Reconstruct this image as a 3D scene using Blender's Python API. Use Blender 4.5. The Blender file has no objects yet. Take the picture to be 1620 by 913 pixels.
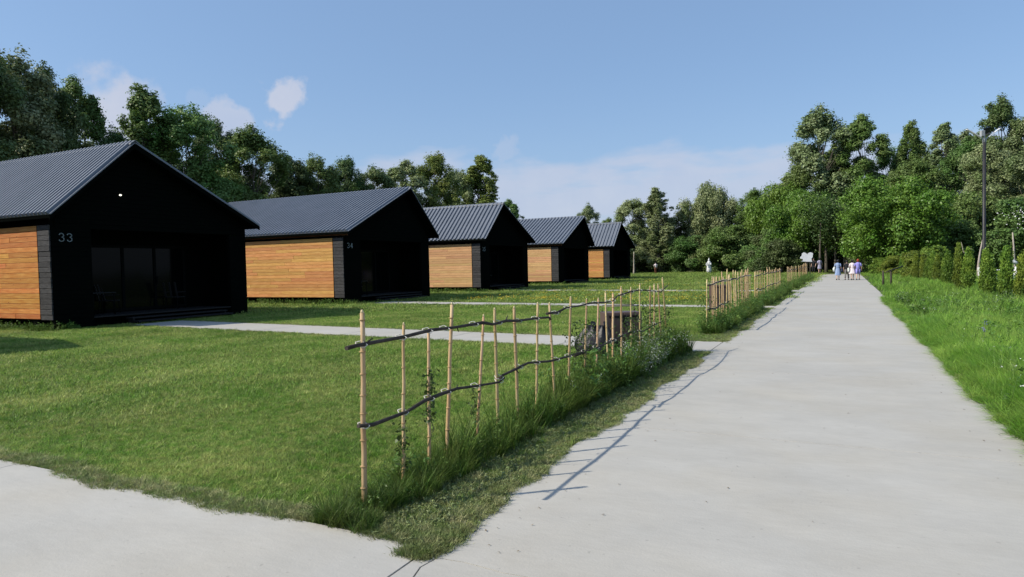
import bpy, math, random
import numpy as np
from mathutils import Vector, Matrix
R = math.radians
S = bpy.context.scene
COL = S.collection
random.seed(7)

# ------------------------------------------------------------------ camera
YAW, PITCH, ROLL, EYE = R(26.57), R(1.93), R(1.2), 1.6
cd = bpy.data.cameras.new('camera'); cam = bpy.data.objects.new('camera', cd); COL.objects.link(cam)
cd.sensor_width = 36.0; cd.lens = 36.0 * 1050 / 1620; cd.clip_start = 0.05; cd.clip_end = 3000
fw = Vector((-math.sin(YAW)*math.cos(PITCH), math.cos(YAW)*math.cos(PITCH), -math.sin(PITCH)))
rt0 = Vector((math.cos(YAW), math.sin(YAW), 0)); up0 = rt0.cross(fw)
rt = rt0*math.cos(ROLL) - up0*math.sin(ROLL); up = rt0*math.sin(ROLL) + up0*math.cos(ROLL)
m = Matrix((rt, up, -fw)).transposed().to_4x4(); m.translation = (0, 0, EYE)
cam.matrix_world = m
S.camera = cam
S.render.resolution_x, S.render.resolution_y = 1024, 577

# ------------------------------------------------------------------ light
SUN = Vector((1.18, 0.97, -1.31)).normalized()            # the way the light travels
SUN_EL = math.asin(-SUN.z); SUN_ROT = math.atan2(-SUN.x, -SUN.y)
W = bpy.data.worlds.new('World'); S.world = W; W.use_nodes = True
wt = W.node_tree; wt.nodes.clear()
def wn(t, **k):
    n = wt.nodes.new(t)
    for a, b in k.items(): setattr(n, a, b)
    return n
def wl(a, b): wt.links.new(a, b)
sky = wn('ShaderNodeTexSky', sky_type='NISHITA', sun_disc=False)
sky.sun_elevation = SUN_EL; sky.sun_rotation = SUN_ROT
sky.altitude = 0; sky.air_density = 1.0; sky.dust_density = 1.2; sky.ozone_density = 3.0
hs = wn('ShaderNodeHueSaturation'); hs.inputs['Saturation'].default_value = 1.0; hs.inputs['Value'].default_value = 1.0
wl(sky.outputs[0], hs.inputs['Color'])
tint = wn('ShaderNodeMix', data_type='RGBA', blend_type='MULTIPLY'); tint.inputs[0].default_value = 1.0
wl(hs.outputs[0], tint.inputs[6]); tint.inputs[7].default_value = (1.00, 1.06, 1.08, 1)
bgs = wn('ShaderNodeBackground'); bgs.inputs[1].default_value = 0.136; wl(tint.outputs[2], bgs.inputs[0])
# clouds: puffs and a low bank, functions of the direction of view only
tc = wn('ShaderNodeTexCoord')
def wmath(op, a, b=None, c=None):
    n = wn('ShaderNodeMath', operation=op)
    for i, v in enumerate((a, b, c)):
        if v is None: continue
        if hasattr(v, 'links'): wl(v, n.inputs[i])
        else: n.inputs[i].default_value = v
    return n.outputs[0]
def wnoise(scale, detail, stretch=(1, 1, 1), off=(0, 0, 0)):
    mp = wn('ShaderNodeMapping'); mp.inputs['Scale'].default_value = stretch; mp.inputs['Location'].default_value = off
    wl(tc.outputs['Generated'], mp.inputs[0])
    n = wn('ShaderNodeTexNoise'); n.inputs['Scale'].default_value = scale; n.inputs['Detail'].default_value = detail
    n.inputs['Roughness'].default_value = 0.55
    wl(mp.outputs[0], n.inputs['Vector']); return n.outputs['Fac']
def wmap(v, a, b):
    n = wn('ShaderNodeMapRange', interpolation_type='SMOOTHSTEP'); wl(v, n.inputs[0])
    n.inputs[1].default_value = a; n.inputs[2].default_value = b; return n.outputs[0]
n1 = wnoise(22, 5); n2 = wnoise(5, 4, (1, 1, 3.2))
mask = None
for d, r, amp, den in (((-0.692, 0.685, 0.232), 0.0250, 0.045, 1.0), ((-0.821, 0.530, 0.202), 0.046, 0.045, 1.0),
                       ((-0.741, 0.638, 0.199), 0.028, 0.05, 0.8), ((-0.762, 0.610, 0.228), 0.012, 0.03, 0.18),
                       ((-0.452, 0.873, 0.172), 0.022, 0.05, 0.35), ((0.55, 0.80, 0.2), 0.05, 0.05, 0.9)):
    vd = wn('ShaderNodeVectorMath', operation='DISTANCE'); wl(tc.outputs['Generated'], vd.inputs[0])
    L = Vector(d).normalized(); vd.inputs[1].default_value = L
    e = wmath('MULTIPLY_ADD', wmath('SUBTRACT', n1, 0.5), amp*2.4, vd.outputs['Value'])
    p = wmath('MULTIPLY', wmap(e, r*1.35, r*0.55), den)
    mask = p if mask is None else wmath('MAXIMUM', mask, p)
sx = wn('ShaderNodeSeparateXYZ'); wl(tc.outputs['Generated'], sx.inputs[0])
zz = wmath('MULTIPLY_ADD', wmath('SUBTRACT', n2, 0.5), 0.13, sx.outputs[2])
zz = wmath('MULTIPLY_ADD', wmath('SUBTRACT', n1, 0.5), 0.02, zz)
bank = wmath('MULTIPLY', wmap(zz, 0.165, 0.130), 0.80)
n3 = wnoise(9, 4, (1, 1, 5), (3, 1, 2))
bank = wmath('MULTIPLY', bank, wmap(n3, 0.05, 0.5))
hz = wmath('MULTIPLY', wmap(sx.outputs[2], 0.30, 0.02), 0.12)
mask = wmath('MAXIMUM', mask, wmath('MAXIMUM', bank, hz))
bgc = wn('ShaderNodeBackground'); bgc.inputs[1].default_value = 0.62
ccol = wn('ShaderNodeMix', data_type='RGBA'); wl(n1, ccol.inputs[0])
ccol.inputs[6].default_value = (0.78, 0.90, 1.18, 1); ccol.inputs[7].default_value = (0.98, 1.05, 1.24, 1)
wl(ccol.outputs[2], bgc.inputs[0])
bgv = wn('ShaderNodeBackground'); bgv.inputs[0].default_value = (0.315, 0.490, 0.790, 1); bgv.inputs[1].default_value = 1.0   # thin high veil over the whole sky
mv = wn('ShaderNodeMixShader'); mv.inputs[0].default_value = 0.45; wl(bgs.outputs[0], mv.inputs[1]); wl(bgv.outputs[0], mv.inputs[2])
mx = wn('ShaderNodeMixShader'); wl(mask, mx.inputs[0]); wl(mv.outputs[0], mx.inputs[1]); wl(bgc.outputs[0], mx.inputs[2])
wo = wn('ShaderNodeOutputWorld'); wl(mx.outputs[0], wo.inputs[0])

sd = bpy.data.lights.new('sun', 'SUN'); sd.energy = 4.9; sd.angle = R(0.55); sd.color = (1.0, 0.93, 0.80)
so = bpy.data.objects.new('sun', sd); COL.objects.link(so)
so.rotation_euler = SUN.to_track_quat('-Z', 'Y').to_euler(); so.location = (-20, -20, 30)
S.view_settings.view_transform = 'Standard'; S.view_settings.look = 'None'
S.view_settings.exposure = 0.0; S.view_settings.gamma = 1.0; S.view_settings.use_curve_mapping = False
S.cycles.max_bounces = 6; S.cycles.diffuse_bounces = 3; S.cycles.glossy_bounces = 3
S.cycles.transmission_bounces = 3; S.cycles.transparent_max_bounces = 8

# ------------------------------------------------------------------ materials
def mat(name, c1, c2=None, rough=0.8, scale=3.0, spec=0.3, bump=0.0, bscale=40.0, stretch=(1, 1, 1), metal=0.0, rnd=0.0,
        attr=0.0, trans=0.0, detail=5, coord='Object', emit=None):
    m = bpy.data.materials.new(name); m.use_nodes = True; t = m.node_tree; N = t.nodes; N.clear()
    out = N.new('ShaderNodeOutputMaterial'); p = N.new('ShaderNodeBsdfPrincipled')
    p.inputs['Roughness'].default_value = rough; p.inputs['Metallic'].default_value = metal
    p.inputs['Specular IOR Level'].default_value = spec
    tcn = N.new('ShaderNodeTexCoord'); mp = N.new('ShaderNodeMapping'); mp.inputs['Scale'].default_value = stretch
    if coord == 'World':
        g = N.new('ShaderNodeNewGeometry'); t.links.new(g.outputs['Position'], mp.inputs[0])
    else: t.links.new(tcn.outputs[coord], mp.inputs[0])
    no = N.new('ShaderNodeTexNoise'); no.inputs['Scale'].default_value = scale; no.inputs['Detail'].default_value = detail
    t.links.new(mp.outputs[0], no.inputs['Vector'])
    mr = N.new('ShaderNodeMapRange'); mr.inputs[1].default_value = 0.3; mr.inputs[2].default_value = 0.7
    t.links.new(no.outputs['Fac'], mr.inputs[0])
    mixc = N.new('ShaderNodeMix'); mixc.data_type = 'RGBA'
    t.links.new(mr.outputs[0], mixc.inputs[0])
    mixc.inputs[6].default_value = (*c1, 1); mixc.inputs[7].default_value = (*(c2 or c1), 1)
    col = mixc.outputs[2]
    if rnd or attr:
        h = N.new('ShaderNodeHueSaturation'); t.links.new(col, h.inputs['Color'])
        vs = []
        if rnd:
            oi = N.new('ShaderNodeObjectInfo'); a = N.new('ShaderNodeMath'); a.operation = 'MULTIPLY_ADD'
            t.links.new(oi.outputs['Random'], a.inputs[0]); a.inputs[1].default_value = rnd; a.inputs[2].default_value = 1-rnd/2
            vs.append(a.outputs[0])
            a2 = N.new('ShaderNodeMath'); a2.operation = 'MULTIPLY_ADD'
            fr = N.new('ShaderNodeMath'); fr.operation = 'FRACT'; f7 = N.new('ShaderNodeMath'); f7.operation = 'MULTIPLY'
            t.links.new(oi.outputs['Random'], f7.inputs[0]); f7.inputs[1].default_value = 7.31; t.links.new(f7.outputs[0], fr.inputs[0])
            t.links.new(fr.outputs[0], a2.inputs[0]); a2.inputs[1].default_value = 0.05*min(1, rnd*2); a2.inputs[2].default_value = 0.5-0.025*min(1, rnd*2)
            t.links.new(a2.outputs[0], h.inputs['Hue'])
        if attr:
            at = N.new('ShaderNodeAttribute'); at.attribute_name = 'tint'
            a = N.new('ShaderNodeMath'); a.operation = 'MULTIPLY_ADD'; t.links.new(at.outputs['Fac'], a.inputs[0])
            a.inputs[1].default_value = attr; a.inputs[2].default_value = 1-attr/2
            vs.append(a.outputs[0])
        if len(vs) == 2:
            mm = N.new('ShaderNodeMath'); mm.operation = 'MULTIPLY'; t.links.new(vs[0], mm.inputs[0]); t.links.new(vs[1], mm.inputs[1]); v = mm.outputs[0]
        else: v = vs[0]
        t.links.new(v, h.inputs['Value']); col = h.outputs[0]
    t.links.new(col, p.inputs['Base Color'])
    if bump:
        bn = N.new('ShaderNodeTexNoise'); bn.inputs['Scale'].default_value = bscale; bn.inputs['Detail'].default_value = 4
        t.links.new(mp.outputs[0], bn.inputs['Vector'])
        bu = N.new('ShaderNodeBump'); bu.inputs['Strength'].default_value = 1.0; bu.inputs['Distance'].default_value = bump
        t.links.new(bn.outputs['Fac'], bu.inputs['Height']); t.links.new(bu.outputs[0], p.inputs['Normal'])
    if emit:
        p.inputs['Emission Color'].default_value = (*emit[0], 1); p.inputs['Emission Strength'].default_value = emit[1]
    sh = p.outputs[0]
    if trans:
        tr = N.new('ShaderNodeBsdfTranslucent'); t.links.new(col, tr.inputs['Color'])
        ms = N.new('ShaderNodeMixShader'); ms.inputs[0].default_value = trans
        t.links.new(sh, ms.inputs[1]); t.links.new(tr.outputs[0], ms.inputs[2]); sh = ms.outputs[0]
    t.links.new(sh, out.inputs['Surface'])
    return m

def grass_mat(name, lush, dry, bias=0.0, rough=0.55, trans=0.3, attr=0.5, spec=0.25):
    """green mixed with straw by slow and quick noise over the ground, so soil sheet and blades agree"""
    m = bpy.data.materials.new(name); m.use_nodes = True; t = m.node_tree; N = t.nodes; N.clear()
    out = N.new('ShaderNodeOutputMaterial'); p = N.new('ShaderNodeBsdfPrincipled')
    p.inputs['Roughness'].default_value = rough; p.inputs['Specular IOR Level'].default_value = spec
    g = N.new('ShaderNodeNewGeometry')
    def noise(s, d):
        n = N.new('ShaderNodeTexNoise'); n.inputs['Scale'].default_value = s; n.inputs['Detail'].default_value = d
        t.links.new(g.outputs['Position'], n.inputs['Vector']); return n.outputs['Fac']
    def mth(op, a, b):
        n = N.new('ShaderNodeMath'); n.operation = op
        for i, v in enumerate((a, b)):
            if hasattr(v, 'links'): t.links.new(v, n.inputs[i])
            else: n.inputs[i].default_value = v
        return n.outputs[0]
    v = mth('ADD', mth('MULTIPLY', noise(0.9, 3), 0.42), mth('MULTIPLY', noise(9, 5), 0.58))
    mr = N.new('ShaderNodeMapRange'); mr.inputs[1].default_value = 0.40-bias; mr.inputs[2].default_value = 0.62-bias
    t.links.new(v, mr.inputs[0])
    mc = N.new('ShaderNodeMix'); mc.data_type = 'RGBA'; t.links.new(mr.outputs[0], mc.inputs[0])
    mc.inputs[6].default_value = (*lush, 1); mc.inputs[7].default_value = (*dry, 1)
    at = N.new('ShaderNodeAttribute'); at.attribute_name = 'tint'
    h = N.new('ShaderNodeHueSaturation'); t.links.new(mc.outputs[2], h.inputs['Color'])
    big = mth('MULTIPLY', noise(0.45, 4), 0.9)
    val = mth('MULTIPLY', mth('ADD', mth('MULTIPLY', at.outputs['Fac'], attr), 1-attr/2) if attr else 1.0, mth('ADD', big, 0.56))
    t.links.new(val, h.inputs['Value']); t.links.new(h.outputs[0], p.inputs['Base Color'])
    sh = p.outputs[0]
    if trans:
        tr = N.new('ShaderNodeBsdfTranslucent'); t.links.new(h.outputs[0], tr.inputs['Color'])
        ms = N.new('ShaderNodeMixShader'); ms.inputs[0].default_value = trans
        t.links.new(sh, ms.inputs[1]); t.links.new(tr.outputs[0], ms.inputs[2]); sh = ms.outputs[0]
    t.links.new(sh, out.inputs['Surface'])
    return m

def concrete_mat():
    m = bpy.data.materials.new('concrete'); m.use_nodes = True; t = m.node_tree; N = t.nodes; N.clear()
    out = N.new('ShaderNodeOutputMaterial'); p = N.new('ShaderNodeBsdfPrincipled')
    p.inputs['Roughness'].default_value = 0.85; p.inputs['Specular IOR Level'].default_value = 0.25
    g = N.new('ShaderNodeNewGeometry')
    def noise(s, d, st=(1, 1, 1), ro=0.55):
        mp = N.new('ShaderNodeMapping'); mp.inputs['Scale'].default_value = st; t.links.new(g.outputs['Position'], mp.inputs[0])
        n = N.new('ShaderNodeTexNoise'); n.inputs['Scale'].default_value = s; n.inputs['Detail'].default_value = d
        n.inputs['Roughness'].default_value = ro
        t.links.new(mp.outputs[0], n.inputs['Vector']); return n.outputs['Fac']
    def mr(v, a, b, c, d):
        n = N.new('ShaderNodeMapRange'); t.links.new(v, n.inputs[0])
        for i, q in enumerate((a, b, c, d)): n.inputs[i+1].default_value = q
        return n.outputs[0]
    def mul(a, b):
        n = N.new('ShaderNodeMath'); n.operation = 'MULTIPLY'; t.links.new(a, n.inputs[0]); t.links.new(b, n.inputs[1]); return n.outputs[0]
    v = mr(noise(0.55, 4), 0.3, 0.7, 0.93, 1.05)                       # slow blotches
    v = mul(v, mr(noise(1.7, 6, (1, 2.2, 1), 0.6), 0.32, 0.68, 0.955, 1.04))   # trowel streaks
    v = mul(v, mr(noise(9, 5, (1, 3, 1)), 0.3, 0.7, 0.965, 1.03))
    v = mul(v, mr(noise(160, 3), 0.3, 0.7, 0.96, 1.04))                # grain
    v = mul(v, mr(noise(24, 2, (1, 1, 1), 0.4), 0.70, 0.78, 1.0, 0.80))        # specks
    oi = N.new('ShaderNodeObjectInfo'); v = mul(v, mr(oi.outputs['Random'], 0, 1, 0.975, 1.015))
    mc = N.new('ShaderNodeMix'); mc.data_type = 'RGBA'; t.links.new(mr(noise(0.8, 5), 0.42, 0.66, 0, 1), mc.inputs[0])
    mc.inputs[6].default_value = (0.425, 0.407, 0.370, 1); mc.inputs[7].default_value = (0.420, 0.394, 0.345, 1)
    h = N.new('ShaderNodeHueSaturation'); t.links.new(mc.outputs[2], h.inputs['Color']); t.links.new(v, h.inputs['Value'])
    t.links.new(h.outputs[0], p.inputs['Base Color'])
    bu = N.new('ShaderNodeBump'); bu.inputs['Distance'].default_value = 0.002; bu.inputs['Strength'].default_value = 0.8
    t.links.new(noise(55, 6), bu.inputs['Height']); t.links.new(bu.outputs[0], p.inputs['Normal'])
    t.links.new(p.outputs[0], out.inputs['Surface'])
    return m

M = {}
M['concrete'] = concrete_mat()
M['soil'] = grass_mat('grassy_soil', (0.0504, 0.0882, 0.0185), (0.0966, 0.1008, 0.0378), 0.0, 0.9, 0, 0)
M['blade'] = grass_mat('mown_blade', (0.1554, 0.2957, 0.0370), (0.3612, 0.3990, 0.1176), 0.0, 0.5, 0.38, 1.3)
M['blade_edge'] = grass_mat('dry_blade', (0.1848, 0.2520, 0.0714), (0.3612, 0.3444, 0.1680), -0.01, 0.55, 0.25, 1.1)
M['wild'] = grass_mat('wild_blade', (0.1680, 0.3612, 0.0378), (0.3192, 0.4452, 0.0840), 0.0, 0.42, 0.42, 1.2, 0.35)
M['verge'] = grass_mat('verge_blade', (0.0560, 0.1200, 0.0144), (0.1520, 0.1920, 0.0440), -0.03, 0.55, 0.28, 1.2, 0.2)
M['weed'] = mat('weed_leaf', (0.085, 0.175, 0.028), (0.16, 0.26, 0.055), 0.5, 2, 0.35, attr=0.6, trans=0.3, rnd=0.3)
M['vine'] = mat('vine_leaf', (0.045, 0.085, 0.018), (0.09, 0.13, 0.03), 0.5, 2, 0.35, attr=0.6, trans=0.25)
M['stem'] = mat('green_stem', (0.10, 0.14, 0.04), (0.14, 0.13, 0.06), 0.6)
M['white_petal'] = mat('white_petal', (0.75, 0.76, 0.74), rough=0.6, trans=0.2)
M['yellow_petal'] = mat('yellow_petal', (0.75, 0.52, 0.03), rough=0.6, trans=0.2)
M['violet_petal'] = mat('violet_petal', (0.26, 0.27, 0.50), rough=0.6, trans=0.2)
M['bark'] = mat('bark', (0.075, 0.062, 0.048), (0.16, 0.14, 0.115), 0.9, 6, 0.2, 0.02, 12, (1, 1, 0.25))
M['bark_pale'] = mat('pale_bark', (0.34, 0.29, 0.24), (0.50, 0.44, 0.38), 0.9, 6, 0.2, 0.02, 12, (1, 1, 0.25))
LEAF = {
 'dark':   mat('leaf_dark',   (0.058, 0.108, 0.024), (0.165, 0.215, 0.080), 0.5, 0.6, 0.3, attr=0.75, trans=0.28, rnd=0.45, coord='World'),
 'mid':    mat('leaf_mid',    (0.100, 0.190, 0.034), (0.225, 0.310, 0.100), 0.5, 0.5, 0.3, attr=0.7, trans=0.3, rnd=0.4, coord='World'),
 'bright': mat('leaf_bright', (0.095, 0.205, 0.022), (0.180, 0.285, 0.045), 0.45, 0.5, 0.35, attr=0.65, trans=0.32, rnd=0.2, coord='World'),
 'silver': mat('leaf_silver', (0.120, 0.185, 0.052), (0.370, 0.415, 0.210), 0.5, 0.5, 0.35, attr=0.9, trans=0.25, rnd=0.35, coord='World'),
 'yellow': mat('leaf_yellowgreen', (0.140, 0.200, 0.035), (0.270, 0.310, 0.085), 0.5, 0.5, 0.3, attr=0.75, trans=0.3, rnd=0.2, coord='World'),
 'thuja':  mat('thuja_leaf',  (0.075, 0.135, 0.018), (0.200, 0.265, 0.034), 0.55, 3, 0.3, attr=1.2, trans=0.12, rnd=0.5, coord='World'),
}
M['black_wood'] = mat('black_stained_wood', (0.0028, 0.0036, 0.0032), (0.0042, 0.0050, 0.0046), 1.0, 8, 0.0, 0.003, 30, (0.3, 0.3, 4))
M['stub_wood'] = mat('weathered_black_board', (0.020, 0.020, 0.022), (0.065, 0.062, 0.064), 0.65, 9, 0.35, 0.006, 24, (0.6, 0.6, 5), rnd=0.5)
M['black_metal'] = mat('black_metal', (0.005, 0.006, 0.006), rough=0.8, metal=0.0, spec=0.03)
def board_mat(name, a, b, dark):
    """stained larch: streaks along the board, knots, darker runs"""
    m = mat(name, a, b, 0.62, 2.2, 0.3, 0.002, 60, (1, 1.0, 9), rnd=0.34)
    t = m.node_tree; N = t.nodes; p = [n for n in N if n.type == 'BSDF_PRINCIPLED'][0]
    src = p.inputs['Base Color'].links[0].from_socket
    tcn = N.new('ShaderNodeTexCoord'); oi = N.new('ShaderNodeObjectInfo')
    ad = N.new('ShaderNodeVectorMath'); ad.operation = 'ADD'
    sc = N.new('ShaderNodeVectorMath'); sc.operation = 'SCALE'; sc.inputs[3].default_value = 57.0
    cmb = N.new('ShaderNodeCombineXYZ')
    for i in range(3): t.links.new(oi.outputs['Random'], cmb.inputs[i])
    t.links.new(cmb.outputs[0], sc.inputs[0]); t.links.new(tcn.outputs['Object'], ad.inputs[0]); t.links.new(sc.outputs[0], ad.inputs[1])
    mp = N.new('ShaderNodeMapping'); mp.inputs['Scale'].default_value = (1, 1.1, 16); t.links.new(ad.outputs[0], mp.inputs[0])
    n = N.new('ShaderNodeTexNoise'); n.inputs['Scale'].default_value = 1.6; n.inputs['Detail'].default_value = 6; n.inputs['Roughness'].default_value = 0.65
    t.links.new(mp.outputs[0], n.inputs['Vector'])
    mr = N.new('ShaderNodeMapRange'); mr.inputs[1].default_value = 0.42; mr.inputs[2].default_value = 0.75; mr.inputs[4].default_value = 0.7
    t.links.new(n.outputs['Fac'], mr.inputs[0])
    mx = N.new('ShaderNodeMix'); mx.data_type = 'RGBA'; t.links.new(mr.outputs[0], mx.inputs[0]); t.links.new(src, mx.inputs[6]); mx.inputs[7].default_value = (*dark, 1)
    mp2 = N.new('ShaderNodeMapping'); mp2.inputs['Scale'].default_value = (1, 1.0, 2.2); t.links.new(ad.outputs[0], mp2.inputs[0])
    vo = N.new('ShaderNodeTexVoronoi'); vo.inputs['Scale'].default_value = 2.6; t.links.new(mp2.outputs[0], vo.inputs['Vector'])
    kr = N.new('ShaderNodeMapRange'); kr.inputs[1].default_value = 0.055; kr.inputs[2].default_value = 0.10; kr.inputs[3].default_value = 0.75; kr.inputs[4].default_value = 0
    t.links.new(vo.outputs['Distance'], kr.inputs[0])
    mk = N.new('ShaderNodeMix'); mk.data_type = 'RGBA'; t.links.new(kr.outputs[0], mk.inputs[0]); t.links.new(mx.outputs[2], mk.inputs[6]); mk.inputs[7].default_value = (dark[0]*0.45, dark[1]*0.4, dark[2]*0.4, 1)
    t.links.new(mk.outputs[2], p.inputs['Base Color'])
    return m
M['board_red'] = board_mat('orange_stained_board', (0.5332, 0.1935, 0.0387), (0.6364, 0.3096, 0.0860), (0.3440, 0.0989, 0.0189))
M['board'] = board_mat('honey_board', (0.5848, 0.2752, 0.0774), (0.6880, 0.3612, 0.1290), (0.3956, 0.1419, 0.0387))
M['board_pale'] = board_mat('pale_board', (0.6020, 0.3440, 0.1591), (0.6708, 0.4128, 0.2064), (0.4128, 0.1892, 0.0774))
M['eave'] = mat('brown_eave_board', (0.1700, 0.0638, 0.0298), (0.2210, 0.0850, 0.0425), 0.7)
M['roof'] = mat('anthracite_roof_sheet', (0.1320, 0.1496, 0.1804), (0.1584, 0.1760, 0.2112), 0.42, 1.2, 0.45, 0.001, 8)
M['ridge'] = mat('ridge_sheet', (0.15, 0.16, 0.18), (0.19, 0.20, 0.22), 0.45, 2, 0.5)
M['glass'] = mat('dark_glass', (0.002, 0.003, 0.003), rough=0.08, spec=0.08)
M['number'] = mat('number_plate_metal', (0.2520, 0.3000, 0.3240), rough=0.5, spec=0.5)
M['deck'] = mat('deck_board', (0.010, 0.010, 0.010), (0.016, 0.015, 0.015), 0.7)
M['lamp_glow'] = mat('lamp_glow', (0.9, 0.9, 0.85), emit=((1, 0.95, 0.8), 2.0))
M['cane'] = mat('cane', (0.3960, 0.2520, 0.1080), (0.5940, 0.4500, 0.2520), 0.55, 5, 0.4, 0.002, 30, (1, 1, 0.6), rnd=0.45)
M['cane_node'] = mat('cane_joint', (0.34, 0.22, 0.10), (0.44, 0.30, 0.15), 0.6)
M['cane_cut'] = mat('cane_cut_end', (0.68, 0.55, 0.33), (0.60, 0.46, 0.26), 0.7)
M['stick'] = mat('dark_branch', (0.030, 0.024, 0.020), (0.075, 0.062, 0.052), 0.85, 14, 0.25, 0.006, 40)
M['twine'] = mat('twine', (0.50, 0.48, 0.44), (0.62, 0.60, 0.56), 0.9, 40)
M['bin'] = mat('brown_bin_metal', (0.085, 0.055, 0.048), (0.105, 0.068, 0.060), 0.5, 3, 0.4)
M['bin_dark'] = mat('bin_slot', (0.006, 0.006, 0.006), rough=0.8)
M['bin_rail'] = mat('bin_rail', (0.13, 0.13, 0.10), (0.20, 0.19, 0.15), 0.6)
M['bag'] = mat('black_plastic_bag', (0.008, 0.008, 0.010), (0.016, 0.016, 0.019), 0.42, 5, 0.3, 0.03, 9)
M['white_paint'] = mat('white_paint', (0.78, 0.78, 0.78), (0.70, 0.70, 0.71), 0.6, 4)
M['grey_metal'] = mat('grey_metal', (0.30, 0.31, 0.32), (0.38, 0.39, 0.40), 0.45, 6, 0.5)
M['pole_metal'] = mat('dark_pole_paint', (0.016, 0.016, 0.018), (0.030, 0.028, 0.030), 0.5, 6, 0.4)
M['solar'] = mat('solar_cell', (0.008, 0.010, 0.018), rough=0.18, spec=0.6)
M['old_post'] = mat('old_wood_post', (0.045, 0.040, 0.030), (0.085, 0.075, 0.055), 0.9, 12, 0.2, 0.006, 30, (1, 1, 0.3))
M['skin'] = mat('skin', (0.52, 0.33, 0.25), rough=0.5)
M['hair_dark'] = mat('dark_hair', (0.015, 0.011, 0.010), rough=0.45)
M['hair_red'] = mat('red_hair', (0.22, 0.030, 0.015), (0.30, 0.05, 0.02), 0.45)
M['cloth_blue'] = mat('blue_cloth', (0.22, 0.30, 0.48), (0.28, 0.36, 0.54), 0.85)
M['cloth_violet'] = mat('violet_cloth', (0.30, 0.28, 0.66), rough=0.85)
M['cloth_pink'] = mat('pale_pink_cloth', (0.72, 0.60, 0.62), (0.78, 0.70, 0.72), 0.85)
M['cloth_black'] = mat('black_cloth', (0.018, 0.018, 0.022), rough=0.85)
M['cloth_navy'] = mat('navy_cloth', (0.025, 0.035, 0.07), rough=0.8)
M['cloth_lilac'] = mat('lilac_cloth', (0.34, 0.32, 0.44), rough=0.85)
M['cloth_grey'] = mat('grey_cloth', (0.16, 0.15, 0.15), rough=0.85)
M['cloth_white'] = mat('white_cloth', (0.72, 0.74, 0.68), rough=0.85)
M['leather'] = mat('brown_leather', (0.16, 0.06, 0.03), rough=0.5)

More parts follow.
